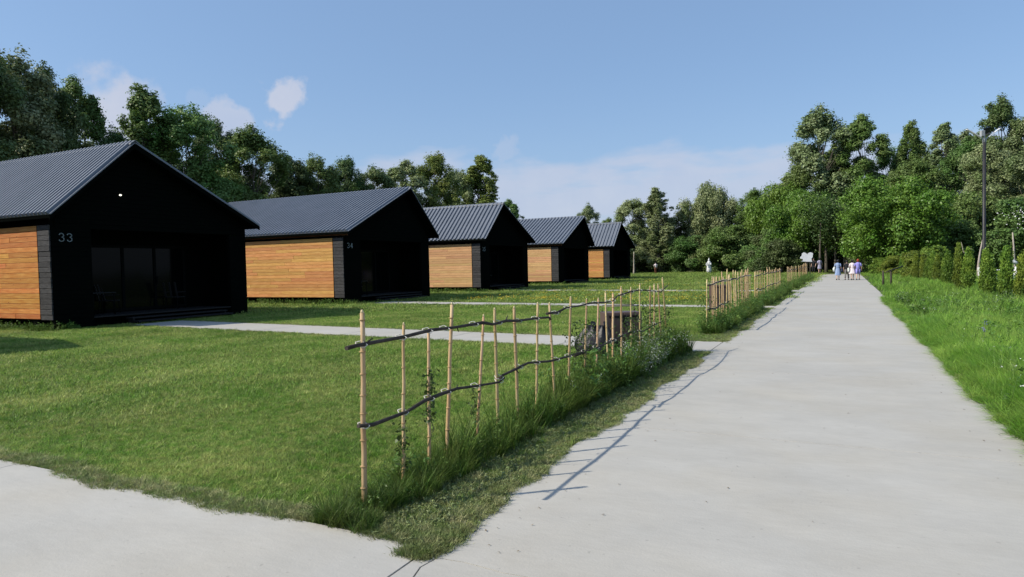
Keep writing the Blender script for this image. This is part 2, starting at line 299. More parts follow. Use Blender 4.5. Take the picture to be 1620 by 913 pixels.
# ------------------------------------------------------------------ helpers
def tag(o, label=None, cat=None, group=None, kind=None):
    if label: o['label'] = label
    if cat: o['category'] = cat
    if group: o['group'] = group
    if kind: o['kind'] = kind
    return o
def empty(name, loc=(0, 0, 0), rz=0.0):
    o = bpy.data.objects.new(name, None); o.empty_display_size = 0.3
    o.location = loc; o.rotation_euler = (0, 0, rz); COL.objects.link(o); return o
def link(name, me, parent=None, loc=None, rz=0.0):
    o = bpy.data.objects.new(name, me); COL.objects.link(o)
    if parent: o.parent = parent
    if loc is not None: o.location = loc
    if rz: o.rotation_euler = (0, 0, rz)
    return o
class MB:
    def __init__(s): s.v = []; s.f = []; s.smooth = []
    def add(s, vs, fs, smooth=False):
        b = len(s.v); s.v += [tuple(map(float, p)) for p in vs]
        s.f += [tuple(i+b for i in f) for f in fs]; s.smooth += [smooth]*len(fs); return s
    def box(s, x0, x1, y0, y1, z0, z1, ch=0.0):
        if ch <= 0:
            v = [(x, y, z) for z in (z0, z1) for y in (y0, y1) for x in (x0, x1)]
            return s.add(v, [(0, 2, 3, 1), (4, 5, 7, 6), (0, 1, 5, 4), (2, 6, 7, 3), (0, 4, 6, 2), (1, 3, 7, 5)])
        c = ch; v = []
        for z, k in ((z0, c), (z0+c, 0), (z1-c, 0), (z1, c)):
            a, b, d, e = x0+k, x1-k, y0+k, y1-k
            v += [(a+(c if not k else 0), d, z), (b-(c if not k else 0), d, z), (b, d+(c if not k else 0), z), (b, e-(c if not k else 0), z),
                  (b-(c if not k else 0), e, z), (a+(c if not k else 0), e, z), (a, e-(c if not k else 0), z), (a, d+(c if not k else 0), z)]
        f = [tuple(range(7, -1, -1)), tuple(range(24, 32))]
        for r in range(3):
            for i in range(8): j = (i+1) % 8; f.append((r*8+i, r*8+j, r*8+8+j, r*8+8+i))
        return s.add(v, f)
    def obox(s, c, half, mt):
        v = [Vector(c) + mt @ Vector((x*half[0], y*half[1], z*half[2])) for z in (-1, 1) for y in (-1, 1) for x in (-1, 1)]
        return s.add(v, [(0, 2, 3, 1), (4, 5, 7, 6), (0, 1, 5, 4), (2, 6, 7, 3), (0, 4, 6, 2), (1, 3, 7, 5)])
    def prism(s, poly, axis, a, b):
        """poly of 2-D points swept along axis from a to b (axis 'x': points are (y,z); 'y': (x,z); 'z': (x,y))"""
        def P(p, t):
            return {'x': (t, p[0], p[1]), 'y': (p[0], t, p[1]), 'z': (p[0], p[1], t)}[axis]
        n = len(poly); v = [P(p, a) for p in poly] + [P(p, b) for p in poly]
        f = [tuple(range(n)), tuple(range(2*n-1, n-1, -1))] + [(i, i+n, (i+1) % n+n, (i+1) % n) for i in range(n)]
        return s.add(v, f)
    def tube(s, pts, rad, n=7, caps=True, smooth=True):
        pts = [Vector(p) for p in pts]
        if not hasattr(rad, '__len__'): rad = [rad]*len(pts)
        prev = None; v = []
        for i, p in enumerate(pts):
            d = (pts[min(i+1, len(pts)-1)] - pts[max(i-1, 0)]).normalized()
            if prev is None:
                u = d.orthogonal().normalized()
            else: u = (prev - d*prev.dot(d)).normalized()
            prev = u; w = d.cross(u)
            for k in range(n):
                a = 2*math.pi*k/n; v.append(p + (u*math.cos(a) + w*math.sin(a))*rad[i])
        f = []
        for i in range(len(pts)-1):
            for k in range(n):
                k2 = (k+1) % n; f.append((i*n+k, i*n+k2, (i+1)*n+k2, (i+1)*n+k))
        s.add(v, f, smooth)
        if caps:
            b = len(s.v)-len(v)
            s.f += [tuple(b+k for k in range(n-1, -1, -1)), tuple(b+(len(pts)-1)*n+k for k in range(n))]; s.smooth += [False]*2
        return s
    def lathe(s, prof, n=14, c=(0, 0), sy=1.0, smooth=True):
        v = []; f = []
        for r, z in prof:
            for k in range(n):
                a = 2*math.pi*k/n; v.append((c[0]+r*math.cos(a), c[1]+r*sy*math.sin(a), z))
        for i in range(len(prof)-1):
            for k in range(n):
                k2 = (k+1) % n; f.append((i*n+k, i*n+k2, (i+1)*n+k2, (i+1)*n+k))
        f += [tuple(range(n-1, -1, -1)), tuple((len(prof)-1)*n+k for k in range(n))]
        return s.add(v, f, smooth)
    def build(s, name, material, parent=None, label=None, kind=None):
        me = bpy.data.meshes.new(name); me.from_pydata(s.v, [], s.f); me.materials.append(material)
        me.polygons.foreach_set('use_smooth', s.smooth); me.update()
        o = link(name, me, parent)
        if label: o['label'] = label
        if kind: o['kind'] = kind
        return o
def np_mesh(name, V, F, material, tintv=None, smooth=False):
    """V (n,3), F (m,k) all the same size"""
    me = bpy.data.meshes.new(name); k = F.shape[1]; nF = len(F)
    me.vertices.add(len(V)); me.vertices.foreach_set('co', np.ascontiguousarray(V, np.float32).ravel())
    me.loops.add(nF*k); me.loops.foreach_set('vertex_index', np.ascontiguousarray(F, np.int32).ravel())
    me.polygons.add(nF); me.polygons.foreach_set('loop_start', np.arange(0, nF*k, k, dtype=np.int32))
    me.polygons.foreach_set('loop_total', np.full(nF, k, np.int32))
    if smooth: me.polygons.foreach_set('use_smooth', np.ones(nF, bool))
    me.update(calc_edges=True)
    if tintv is not None:
        a = me.attributes.new('tint', 'FLOAT', 'FACE'); a.data.foreach_set('value', np.ascontiguousarray(tintv, np.float32))
    me.materials.append(material)
    return me
def unit(a): return a/np.maximum(np.linalg.norm(a, axis=1, keepdims=True), 1e-9)

# ------------------------------------------------------------------ leaves, trees
def leaves(rs, C, out, L, asp=0.5, rand=0.7, droop=0.0):
    """folded leaf quads at centres C facing roughly `out`"""
    n = len(C); nrm = unit(out + rs.normal(0, rand, (n, 3)))
    ax = unit(np.cross(nrm, rs.normal(0, 1, (n, 3)))); ax[:, 2] -= droop; ax = unit(ax)
    sd = unit(np.cross(nrm, ax)); nn = np.cross(ax, sd)
    L = (np.ones(n)*L*rs.uniform(0.65, 1.3, n))[:, None]; w = L*asp
    V = np.stack([C-ax*L*0.5, C+sd*w*0.5+nn*w*0.22-ax*L*0.05, C+ax*L*0.5, C-sd*w*0.5+nn*w*0.22-ax*L*0.05], 1).reshape(-1, 3)
    return V, np.arange(4*n).reshape(-1, 4)
def crown_points(rs, lobes, clump_r, per_area, leaf_per):
    """lobes: list of (centre, radii). clumps on the lobes' shells, leaves round each clump"""
    Cs = []; Os = []; Ts = []
    cent = np.mean([l[0] for l in lobes], 0)
    for c, r in lobes:
        c = np.array(c, float); r = np.array(r, float); nc = max(4, int(per_area*4*math.pi*(r[0]*r[1]+r[0]*r[2]+r[1]*r[2])/3))
        d = unit(rs.normal(0, 1, (nc, 3))); rad = rs.uniform(0.55, 1.08, (nc, 1))
        P = c + d*r*rad
        for p, dd in zip(P, d):
            k = rs.poisson(leaf_per)+3; cr = clump_r*rs.uniform(0.6, 1.35)
            q = rs.normal(0, 1, (k, 3))*np.array([1, 1, 0.7])*cr*0.55
            Cs.append(p+q); o = np.tile(dd*0.6 + np.array([0, 0, 0.75]), (k, 1)) + q/cr*0.9; Os.append(o)
            t = rs.uniform(0, 1); Ts.append(np.clip(t*0.55 + rs.uniform(0, 1, k)*0.45, 0, 1))
    return np.concatenate(Cs), np.concatenate(Os), np.concatenate(Ts)
def tree_proto(seed, H, Rr, kind, leaf=0.2):
    """returns (crown mesh, trunk mesh). kind: broad, poplar, bush, round, airy"""
    rs = np.random.RandomState(seed); lobes = []
    if kind in ('broad', 'airy', 'poplar'):
        nl, z0, z1, q0, q1, st0, st1, ex = {'broad': (60, .12, .90, .12, .26, .8, 1.3, .42), 'airy': (60, .10, .93, .12, .25, .9, 1.7, .55), 'poplar': (52, .08, .93, .17, .32, 1.3, 2.2, .5)}[kind]
        for i in range(nl):
            t = (i+0.5)/nl; z = H*(z0+(z1-z0)*t); env = math.sin(math.pi*(0.20+0.76*t**0.95))**ex
            rr = Rr*0.86*env*math.sqrt(rs.uniform(0.02, 1)); a = rs.uniform(0, 6.28)
            s = Rr*rs.uniform(q0, q1)*(1.2-0.5*t); lobes.append(((rr*math.cos(a), rr*math.sin(a), z), (s, s, s*rs.uniform(st0, st1))))
        for i in range(16):                             # ragged leaders along the skyline
            a = rs.uniform(0, 6.28); rr = Rr*rs.uniform(0, .8); s = Rr*rs.uniform(.06, .13)
            lobes.append(((rr*math.cos(a), rr*math.sin(a), H*(0.97-0.30*(rr/Rr)**1.3-rs.uniform(0, .06))), (s, s, s*rs.uniform(1.5, 3))))
    elif kind == 'round':
        for i in range(60):
            d = rs.normal(0, 1, 3); d /= np.linalg.norm(d); k = rs.uniform(0.35, 0.95)
            s = Rr*rs.uniform(0.15, 0.28)
            lobes.append(((d[0]*Rr*k, d[1]*Rr*k, H*0.52+d[2]*H*0.42*k), (s, s, s*0.8)))
    else:                                              # bush, leafy to the ground
        for i in range(30):
            t = rs.uniform(0, 1); z = H*(0.08+0.80*t); rr = Rr*math.sqrt(max(0.02, 1-t*0.8))*math.sqrt(rs.uniform(0.02, 1)); a = rs.uniform(0, 6.28)
            s = Rr*rs.uniform(0.20, 0.38)*(1.1-0.3*t); lobes.append(((rr*math.cos(a), rr*math.sin(a), z), (s, s, s*0.8)))
    area = sum(4*math.pi*(r[0]*r[1]+r[0]*r[2]+r[1]*r[2])/3 for _, r in lobes)
    cr = Rr*0.095; target = 30000.0 if kind == 'bush' else 56000.0; leaf_per = 16
    C, O, T = crown_points(rs, lobes, cr, target/leaf_per/area, leaf_per)
    C[:, 2] = np.maximum(C[:, 2], 0.15)
    V, F = leaves(rs, C, O, leaf, 0.62, 0.65)
    mc = np_mesh('crown', V, F, LEAF['mid'], T)
    mb = MB(); n = 9; r0 = H*0.008+0.03
    bend = [(rs.uniform(-.03, .03)*H*i/n, rs.uniform(-.03, .03)*H*i/n, H*0.86*i/n-0.1) for i in range(n+1)]
    mb.tube(bend, [r0*(1-0.85*i/n)*(1.35 if i == 0 else 1) for i in range(n+1)], 8)
    for c, r in lobes[::2]:
        i = int(max(1, min(n-2, (c[2]-H*0.18)/(H*0.86)*n))); b = Vector(bend[i]); c = Vector(c)
        mid = b.lerp(c, 0.5)+Vector((0, 0, -0.04*H*rs.uniform(0, 1))); rr = r0*(1-0.85*i/n)*0.5
        mb.tube([b, mid, c], [rr, rr*0.6, rr*0.2], 5, False)
    me = bpy.data.meshes.new('trunk'); me.from_pydata(mb.v, [], mb.f); me.polygons.foreach_set('use_smooth', mb.smooth); me.materials.append(M['bark'])
    return mc, me, H, Rr
PROTO = {}
def protos():
    PROTO['broad'] = [tree_proto(11, 14, 3.4, 'broad', .175), tree_proto(12, 14, 3.2, 'broad', .165), tree_proto(13, 14, 3.6, 'broad', .18)]
    PROTO['airy'] = [tree_proto(21, 14, 2.8, 'airy', .165), tree_proto(22, 14, 2.6, 'airy', .165)]
    PROTO['poplar'] = [tree_proto(31, 15, 2.0, 'poplar', .17), tree_proto(32, 15, 2.2, 'poplar', .17)]
    PROTO['round'] = [tree_proto(41, 10, 5.6, 'round', .24)]
    PROTO['bush'] = [tree_proto(51, 5, 2.8, 'bush', .17), tree_proto(52, 5, 2.6, 'bush', .17)]
protos()
def tree(kind, i, x, y, H, rad, leaf, name, label, cat='tree', group=None, rz=None, bark='bark'):
    mc, mt, h0, r0 = PROTO[kind][i % len(PROTO[kind])]
    t = empty(name, (x, y, -0.03), random.uniform(0, 6.28) if rz is None else rz)
    tag(t, label, cat, group)
    sz = H/h0; sr = max(rad*1.15, (0.10 if kind == 'poplar' else 0.12)*H)/r0
    for nm, me, mm in (('crown', mc, LEAF[leaf]), ('trunk', mt, M[bark])):
        o = link(nm, me, t); o.scale = (sr, sr, sz)
        o.material_slots[0].link = 'OBJECT'; o.material_slots[0].material = mm
    return t

# ------------------------------------------------------------------ ground and paths
def edge_w(y): return -2.08 + 0.045*math.sin(y*1.9+1) + 0.035*math.sin(y*4.3) + 0.02*math.sin(y*9.7+2)   # lawn edge along the main path
def edge_s(x): return 3.08 + 0.05*math.sin(x*1.7) + 0.035*math.sin(x*4.1+1) + 0.02*math.sin(x*10.3)       # lawn edge along the side path
def edge_e(y): return 1.42 + 0.035*math.sin(y*1.1) + 0.018*math.sin(y*3.7+2) + 0.014*math.sin(y*11.9)

g = MB(); g.add([(-700, -300, -0.03), (700, -300, -0.03), (700, 900, -0.03), (-700, 900, -0.03)], [(0, 1, 2, 3)])
tag(g.build('ground', M['soil']), kind='structure')

def jag(a, b, n, amp, rs):
    pts = []
    for i in range(n+1):
        t = i/n; pts.append((a[0]+(b[0]-a[0])*t + (rs.uniform(-amp, amp) if 0 < i < n else 0), a[1]+(b[1]-a[1])*t + (rs.uniform(-amp, amp) if 0 < i < n else 0)))
    return pts
def slab(parent, poly, z=0.0):
    """one cast slab with a small chamfer round its top edge"""
    n = len(poly); cx = sum(p[0] for p in poly)/n; cy = sum(p[1] for p in poly)/n
    ar = sum(poly[i][0]*poly[(i+1) % n][1]-poly[(i+1) % n][0]*poly[i][1] for i in range(n))
    if ar < 0: poly = poly[::-1]
    def inset(p):
        d = Vector((cx-p[0], cy-p[1])); d.normalize(); return (p[0]+d.x*0.002, p[1]+d.y*0.002)
    v = [(p[0], p[1], z-0.12) for p in poly] + [(p[0], p[1], z-0.005) for p in poly] + [(*inset(p), z) for p in poly]
    f = [tuple(range(2*n, 3*n))] + [(i, (i+1) % n, (i+1) % n+n, i+n) for i in range(n)] + [(i+n, (i+1) % n+n, (i+1) % n+2*n, i+2*n) for i in range(n)]
    MB().add(v, f).build('slab', M['concrete'], parent)
rs0 = np.random.RandomState(3)
main_path = tag(empty('main_path'), 'wide pale concrete path running straight to the trees', kind='structure')
joints = [-3.5, -0.2, 3.03, 6.30, 10.10, 14.2, 18.4, 22.6, 26.8, 31, 35.2, 39.4, 43.6, 47.8, 52, 57, 62, 68, 74, 80.5]
crk = [(-2.02, 3.03), (-1.85, 3.045), (-1.6, 3.02), (-1.35, 3.035), (-1.0, 3.02), (-0.4, 3.035), (0.4, 3.02), (1.4, 3.03)]
for a, b in zip(joints[:-1], joints[1:]):
    gp = 0.0035 if b not in (10.10,) and a not in (10.10,) else 0.006
    xe = 1.55
    if b == 3.03: poly = [(-1.99, a+gp), (3.0, a+gp), (3.0, b-gp)] + [(p[0], p[1]-gp) for p in crk[::-1][0:-1]] + [(-2.01, 3.03-gp), (-2.03, 2.9), (-1.995, 2.78), (-2.02, 2.6), (-1.98, 2.4)]
    elif a == 3.03: poly = [(p[0], p[1]+gp) for p in [(-2.15, 3.03)]+crk] + [(xe, 3.03+gp), (xe, b-gp), (-2.15, b-gp)]
    elif a < 3: poly = [(-1.99, a+gp), (3.0, a+gp), (3.0, b-gp), (-1.99, b-gp)]
    else: poly = [(-2.15, a+gp), (xe, a+gp), (xe, b-gp), (-2.15, b-gp)]
    slab(main_path, poly)
slab(main_path, [(-2.115, -3.5), (-2.115, 3.06), (-2.018, 3.03), (-2.038, 2.9), (-2.003, 2.78), (-2.028, 2.6), (-1.988, 2.4), (-1.998, -3.5)])
side_path = tag(empty('side_path'), 'pale concrete path crossing in the foreground', kind='structure')
for i in range(8):
    x1 = -2.128 - i*4.2; x0 = x1-4.193
    slab(side_path, [(x0, -3.0), (x1, -3.0), (x1, 3.14), (x0, 3.14)])
foot = [(12.02, 13.72, 13.3, 15.1, -20.2), (23.9, 25.1, 24.9, 26.5, -20.0), (37.2, 38.6, 38.9, 40.6, -20.2), (50.1, 51.3, 51.6, 53.2, -20.0)]
for j, (a0, a1, b0, b1, xe) in enumerate(foot):
    fp = tag(empty('footpath'), 'narrow concrete footpath across the lawn to ' + ['the nearest cabin', 'the second cabin', 'the middle cabin', 'the fourth cabin'][j], kind='structure')
    n = 6
    for i in range(n):
        t0, t1 = i/n+0.0006, (i+1)/n-0.0006; X = lambda t: -2.158+(xe+2.158)*t
        slab(fp, [(X(t0), a0+(b0-a0)*t0), (X(t0), a1+(b1-a1)*t0), (X(t1), a1+(b1-a1)*t1), (X(t1), a0+(b0-a0)*t1)], -0.004)
def on_foot(x, y, m=0.0):
    if x > -2.1: return False
    for a0, a1, b0, b1, xe in foot:
        if x < xe: continue
        t = (x+2.158)/(xe+2.158)
        w = 0.03*math.sin(x*5)+0.03*math.sin(x*2.3)
        if a0+(b0-a0)*t - m + w < y < a1+(b1-a1)*t + m + w: return True
    return False

# ------------------------------------------------------------------ cabins
CAB_Y = [-0.25, 11.45, 24.25, 37.30, 50.35, 63.60]
WALLX = -21.3
def digit(mb, ch, u, z, h, v):
    st = h*0.10
    P = {'3': [[(0, .85), (.12, .97), (.35, 1), (.58, .93), (.66, .76), (.58, .60), (.35, .53)], [(.35, .53), (.60, .46), (.70, .26), (.60, .07), (.35, 0), (.12, .03), (0, .15)]],
         '4': [[(.52, 0), (.52, 1), (0, .28), (.70, .28)]],
         '5': [[(.62, 1), (.10, 1), (.05, .56), (.35, .63), (.62, .52), (.68, .30), (.58, .08), (.32, 0), (.10, .04), (0, .15)]]}[ch]
    for pl in P:
        for (a, b), (c, d) in zip(pl[:-1], pl[1:]):
            p = Vector((u+a*h*0.8, z+b*h)); q = Vector((u+c*h*0.8, z+d*h)); t = (q-p).normalized()*st*0.4; n = Vector((-t.y, t.x)).normalized()*st*0.5
            p -= t; q += t
            mb.prism([(w.x, w.y) for w in (p-n, q-n, q+n, p+n)], 'y', v-0.012, v+0.0)
def cabin(k, y0, num, bmat, pitch, label, furn):
    """local frame: x along the facade (world +y), y into the depth (world -x), origin at the front left corner"""
    X0 = -20.85
    t = tag(empty('cabin', (X0, y0, 0), math.pi/2), label, 'cabin', 'black gabled cabins in a row')
    Wd, Dp = 7.1, 12.5; ez, az = 3.40, 5.83; ap = 2.35 if k % 2 == 1 else 4.75
    e0, e1, vf, vb = -0.3, 7.35, -0.55, Dp+0.5
    # floor slab and dark plinth under the wall
    MB().box(0.12, Wd-0.12, 0.35, Dp-0.1, -0.03, 0.26).build('plinth', M['black_wood'], t)
    # side wall facing the light: orange boards in a black frame
    z0, z1 = 0.30, 3.10; nb = 18; bh = (z1-z0)/nb
    rb = np.random.RandomState(40+k)
    for i in range(nb):
        o = rb.uniform(0, 0.006)
        segs = [(0.66, Dp-0.3)]
        za, zb = z0+i*bh+0.004, z0+(i+1)*bh-0.004
        cuts = [0.66] + [0.66+c for c in sorted((rb.uniform(1.2, 4.2), rb.uniform(4.8, 8.2), rb.uniform(8.6, 10.9)))] + [Dp-0.3]
        for c0, c1 in zip(cuts[:-1], cuts[1:]):
            MB().box(-0.022-rb.uniform(0, 0.007), 0.0, c0+0.0015, c1-0.0015, za, zb, 0.004).build('board', bmat, t)
    MB().box(0.001, 0.16, 0.4, Dp, 0.27, 3.36).build('side_wall', M['black_wood'], t)
    for i in range(nb):                                # weathered black stub boards by the front corner
        za, zb = z0-0.02+i*bh*1.01+0.006, z0-0.02+(i+1)*bh*1.01-0.006
        MB().box(-0.03-rb.uniform(0, .02), 0.0, 0.02, 0.615, za, zb, 0.005).build('corner_board', M['stub_wood'], t)
    MB().box(-0.035, 0.0, 0.62, 0.655, 0.28, 3.12).box(-0.035, 0.0, Dp-0.295, Dp, 0.28, 3.12).box(-0.035, 0.0, 0.01, Dp, 3.125, 3.36).build('wall_trim', M['black_wood'], t)
    if k in (2, 4): MB().box(-0.07, -0.036, -0.3, Dp, 3.20, 3.28).build('eave_board', M['eave'], t)
    # far side wall and back wall
    MB().box(Wd-0.16, Wd, 0.0, Dp, 0.0, 3.40).build('side_wall', M['black_wood'], t)
    MB().prism([(0.16, 0.2), (Wd-0.16, 0.2), (Wd-0.16, 3.36), (ap, az-0.12), (0.16, 3.36)], 'y', Dp-0.2, Dp-0.04).build('back_wall', M['black_wood'], t)
    # front: pier with the number, gable over a recessed porch
    fr = MB(); fr.box(0.0, 1.15, 0.0, 0.16, 0.0, 3.0)
    z = 0.0
    while z < 2.95:
        fr.box(0.0, 1.15, -0.022, -0.001, z+0.004, z+0.141); z += 0.145
    fr.build('front_pier', M['black_wood'], t)
    gb = MB().prism([(0.0, 3.01), (Wd, 3.01), (Wd, 3.36), (ap, az-0.14), (0.0, 3.36)], 'y', 0.002, 0.16)
    z = 3.02
    while z < az-0.5:
        def xs(zz): 
            if zz <= ez: return 0.0, Wd
            s = (zz-ez)/(az-ez); return s*(ap), Wd-s*(Wd-ap)
        a, b = xs(z+0.14); gb.box(a+0.1, b-0.1, -0.024, 0.0, z+0.004, z+0.14); z += 0.145
    gb.build('gable', M['black_wood'], t)
    MB().box(Wd-0.75, Wd-0.162, 0.0, 0.16, 0.0, 3.0).build('front_pier', M['black_wood'], t)
    # porch recess
    MB().box(0.17, Wd-0.17, 1.75, 1.9, 0.3, 3.35).build('porch_wall', M['black_wood'], t)
    w = MB().box(2.0, 5.7, 1.70, 1.748, 2.52, 2.62).box(2.0, 5.7, 1.70, 1.748, 0.32, 0.42)
    for q in (2.0, 3.2, 4.4, 5.6): w.box(q, q+0.1, 1.69, 1.749, 0.421, 2.519)
    fr_ = w.build('door_frame', M['black_metal'], t)
    for q in (2.1, 3.3, 4.5): MB().box(q+0.002, q+1.098, 1.715, 1.735, 0.422, 2.518).build('pane', M['glass'], fr_)
    if k == 1: MB().box(4.45, 4.5, 1.62, 1.69, 1.2, 1.5).build('door_handle', M['black_metal'], fr_)
    dk = empty('porch_deck'); dk.parent = t
    for i in range(12):
        MB().box(1.16, Wd-0.76, 0.02+i*0.142, 0.02+i*0.142+0.135, 0.262, 0.298).build('deck_board', M['deck'], dk)
    for i, (a, b) in enumerate(((-0.30, 0.02), (-0.62, -0.30))):
        h = 0.20-0.1*i
        MB().box(2.2, 5.9, a, b-0.004, h-0.04, h).box(2.25, 2.3, a+0.03, b-0.02, -0.03, h-0.041).box(5.8, 5.85, a+0.03, b-0.02, -0.03, h-0.041).build('step', M['deck'], t)
    # ribbed roof: two slopes, ridge cap, bargeboards
    th = 0.03; RH = 0.08
    for (ua, za, ub, zb) in ((e0, ez-0.02, ap, az), (e1, ez-0.02, ap, az)):
        dn = Vector((zb-za, -(ub-ua))); dn.normalize()
        if dn.y < 0: dn = -dn
        prof = []; v = vf
        while v < vb-0.001:
            w1 = min(v+pitch, vb); 
            prof += [(v, 0.0), (v+pitch*0.44, 0.0), (v+pitch*0.50, RH), (v+pitch*0.86, RH), (min(v+pitch*0.985, vb), 0.0)]; v = w1
        prof = [p for p in prof if p[0] <= vb]
        V = []; n = len(prof)
        for (uu, zz_) in ((ua, za), (ub, zb)):
            for (vv, h) in prof: V.append((uu+dn.x*h, vv, zz_+dn.y*h))
        for (uu, zz_) in ((ua, za), (ub, zb)):
            for (vv, h) in prof: V.append((uu-dn.x*th, vv, zz_-dn.y*th))
        F = []
        for i in range(n-1):
            F += [(i, i+1, n+i+1, n+i), (2*n+i, 3*n+i, 3*n+i+1, 2*n+i+1), (i, 2*n+i, 2*n+i+1, i+1)]
        F += [(0, n, 3*n, 2*n), (n-1, 3*n-1, 4*n-1, 2*n-1)]
        MB().add(V, F).build('roof_sheet', M['roof'], t)
        # soffit beam under the slope and barge board at the front
        du = (ub-ua); a2 = (ua+du*0.0, za-0.035); b2 = (ub, zb-0.035)
        MB().prism([(ua, za-0.036), (ub, zb-0.036), (ub, zb-0.20), (ua, za-0.17)], 'y', vf+0.02, vf+0.06).build('barge_board', M['black_wood'], t)
        MB().prism([(ua+0.02*(1 if du > 0 else -1), za-0.040), (ub, zb-0.040), (ub, zb-0.12), (ua+0.02*(1 if du > 0 else -1), za-0.12)], 'y', vf+0.061, vb-0.05).build('soffit', M['black_wood'], t)
    MB().prism([(ap-0.16, az-0.10), (ap-0.15, az-0.05), (ap, az+0.055), (ap+0.15, az-0.02), (ap+0.16, az-0.06), (ap, az+0.035)], 'y', vf-0.01, vb+0.01).build('ridge_cap', M['ridge'], t)
    if num:
        h = 0.235; hn = empty('house_number'); hn.parent = t; hn['label'] = 'pale metal number ' + num
        for c_, u in zip(num, (0.22, 0.45)):
            mb = MB(); digit(mb, c_, u, 2.62, h, -0.022); mb.build('digit', M['number'], hn)
    if k == 1:
        l = MB().lathe([(0.015, 4.12), (0.035, 4.13), (0.037, 4.15), (0.02, 4.17)], 10, (2.12, -0.06)); l.build('gable_lamp', M['lamp_glow'], t)
    # timber blocks carrying the side wall
    for i in range(5):
        vv = 0.9+i*2.8; MB().box(0.01, 0.11, vv, vv+0.25, -0.03, 0.268).build('foundation_block', M['black_wood'], t)
    if furn:
        for j, (uu, vv) in enumerate(((2.5, 1.35),) + (((4.9, 1.25),) if furn > 1 else ())):
            loc = Vector((X0-vv, y0+uu, 0.299))
            ch = tag(empty('porch_chair', loc, 2.2+j*1.3), ['dark slatted chair beside the small table on the porch of ', 'dark slatted chair near the right end of the porch of '][j] + ['', 'the nearest cabin', 'the second cabin', 'the middle cabin'][k], 'chair', 'dark porch chairs')
            MB().box(-0.25, 0.25, -0.24, 0.24, 0.40, 0.44, 0.01).build('seat', M['deck'], ch)
            for s in (-0.22, 0.0, 0.22): MB().obox((s, 0.28, 0.70), (0.035, 0.012, 0.28), Matrix.Rotation(R(-14), 3, 'X')).build('back_slat', M['deck'], ch)
            for a in (-1, 1):
                for b in (-1, 1): MB().tube([(a*0.24, b*0.24, 0), (a*0.22, b*0.21, 0.40)], 0.016, 6).build('leg', M['black_metal'], ch)
                MB().box(a*0.26-0.02, a*0.26+0.02, -0.22, 0.24, 0.60, 0.625).build('armrest', M['deck'], ch)
        tb = tag(empty('porch_table', (X0-0.75, y0+1.75, 0.299)), 'small dark table on the porch of ' + ['', 'the nearest cabin', 'the second cabin', 'the middle cabin'][k], 'table', 'small porch tables')
        MB().box(-0.38, 0.38, -0.38, 0.38, 0.70, 0.73, 0.008).build('table_top', M['deck'], tb)
        for a in (-1, 1):
            for b in (-1, 1): MB().tube([(a*0.34, b*0.34, 0), (a*0.33, b*0.33, 0.70)], 0.018, 6).build('leg', M['black_metal'], tb)
    return t
lab = ['black gabled cabin nearest the viewer beyond the left edge', 'nearest black gabled cabin with orange board side and number 33',
       'second black gabled cabin with honey boards and number 34', 'middle black gabled cabin with pale boards and number 35',
       'fourth black gabled cabin between the middle one and the last', 'last and farthest black gabled cabin of the row']
for k, y0 in enumerate(CAB_Y):
    cabin(k, y0, {1: '33', 2: '34', 3: '35'}.get(k), [M['board_red'], M['board_red'], M['board'], M['board_pale'], M['board_pale'], M['board']][k],
          [0.19, 0.20, 0.235, 0.30, 0.32, 0.34][k], lab[k], {1: 2, 2: 1, 3: 1}.get(k, 0))

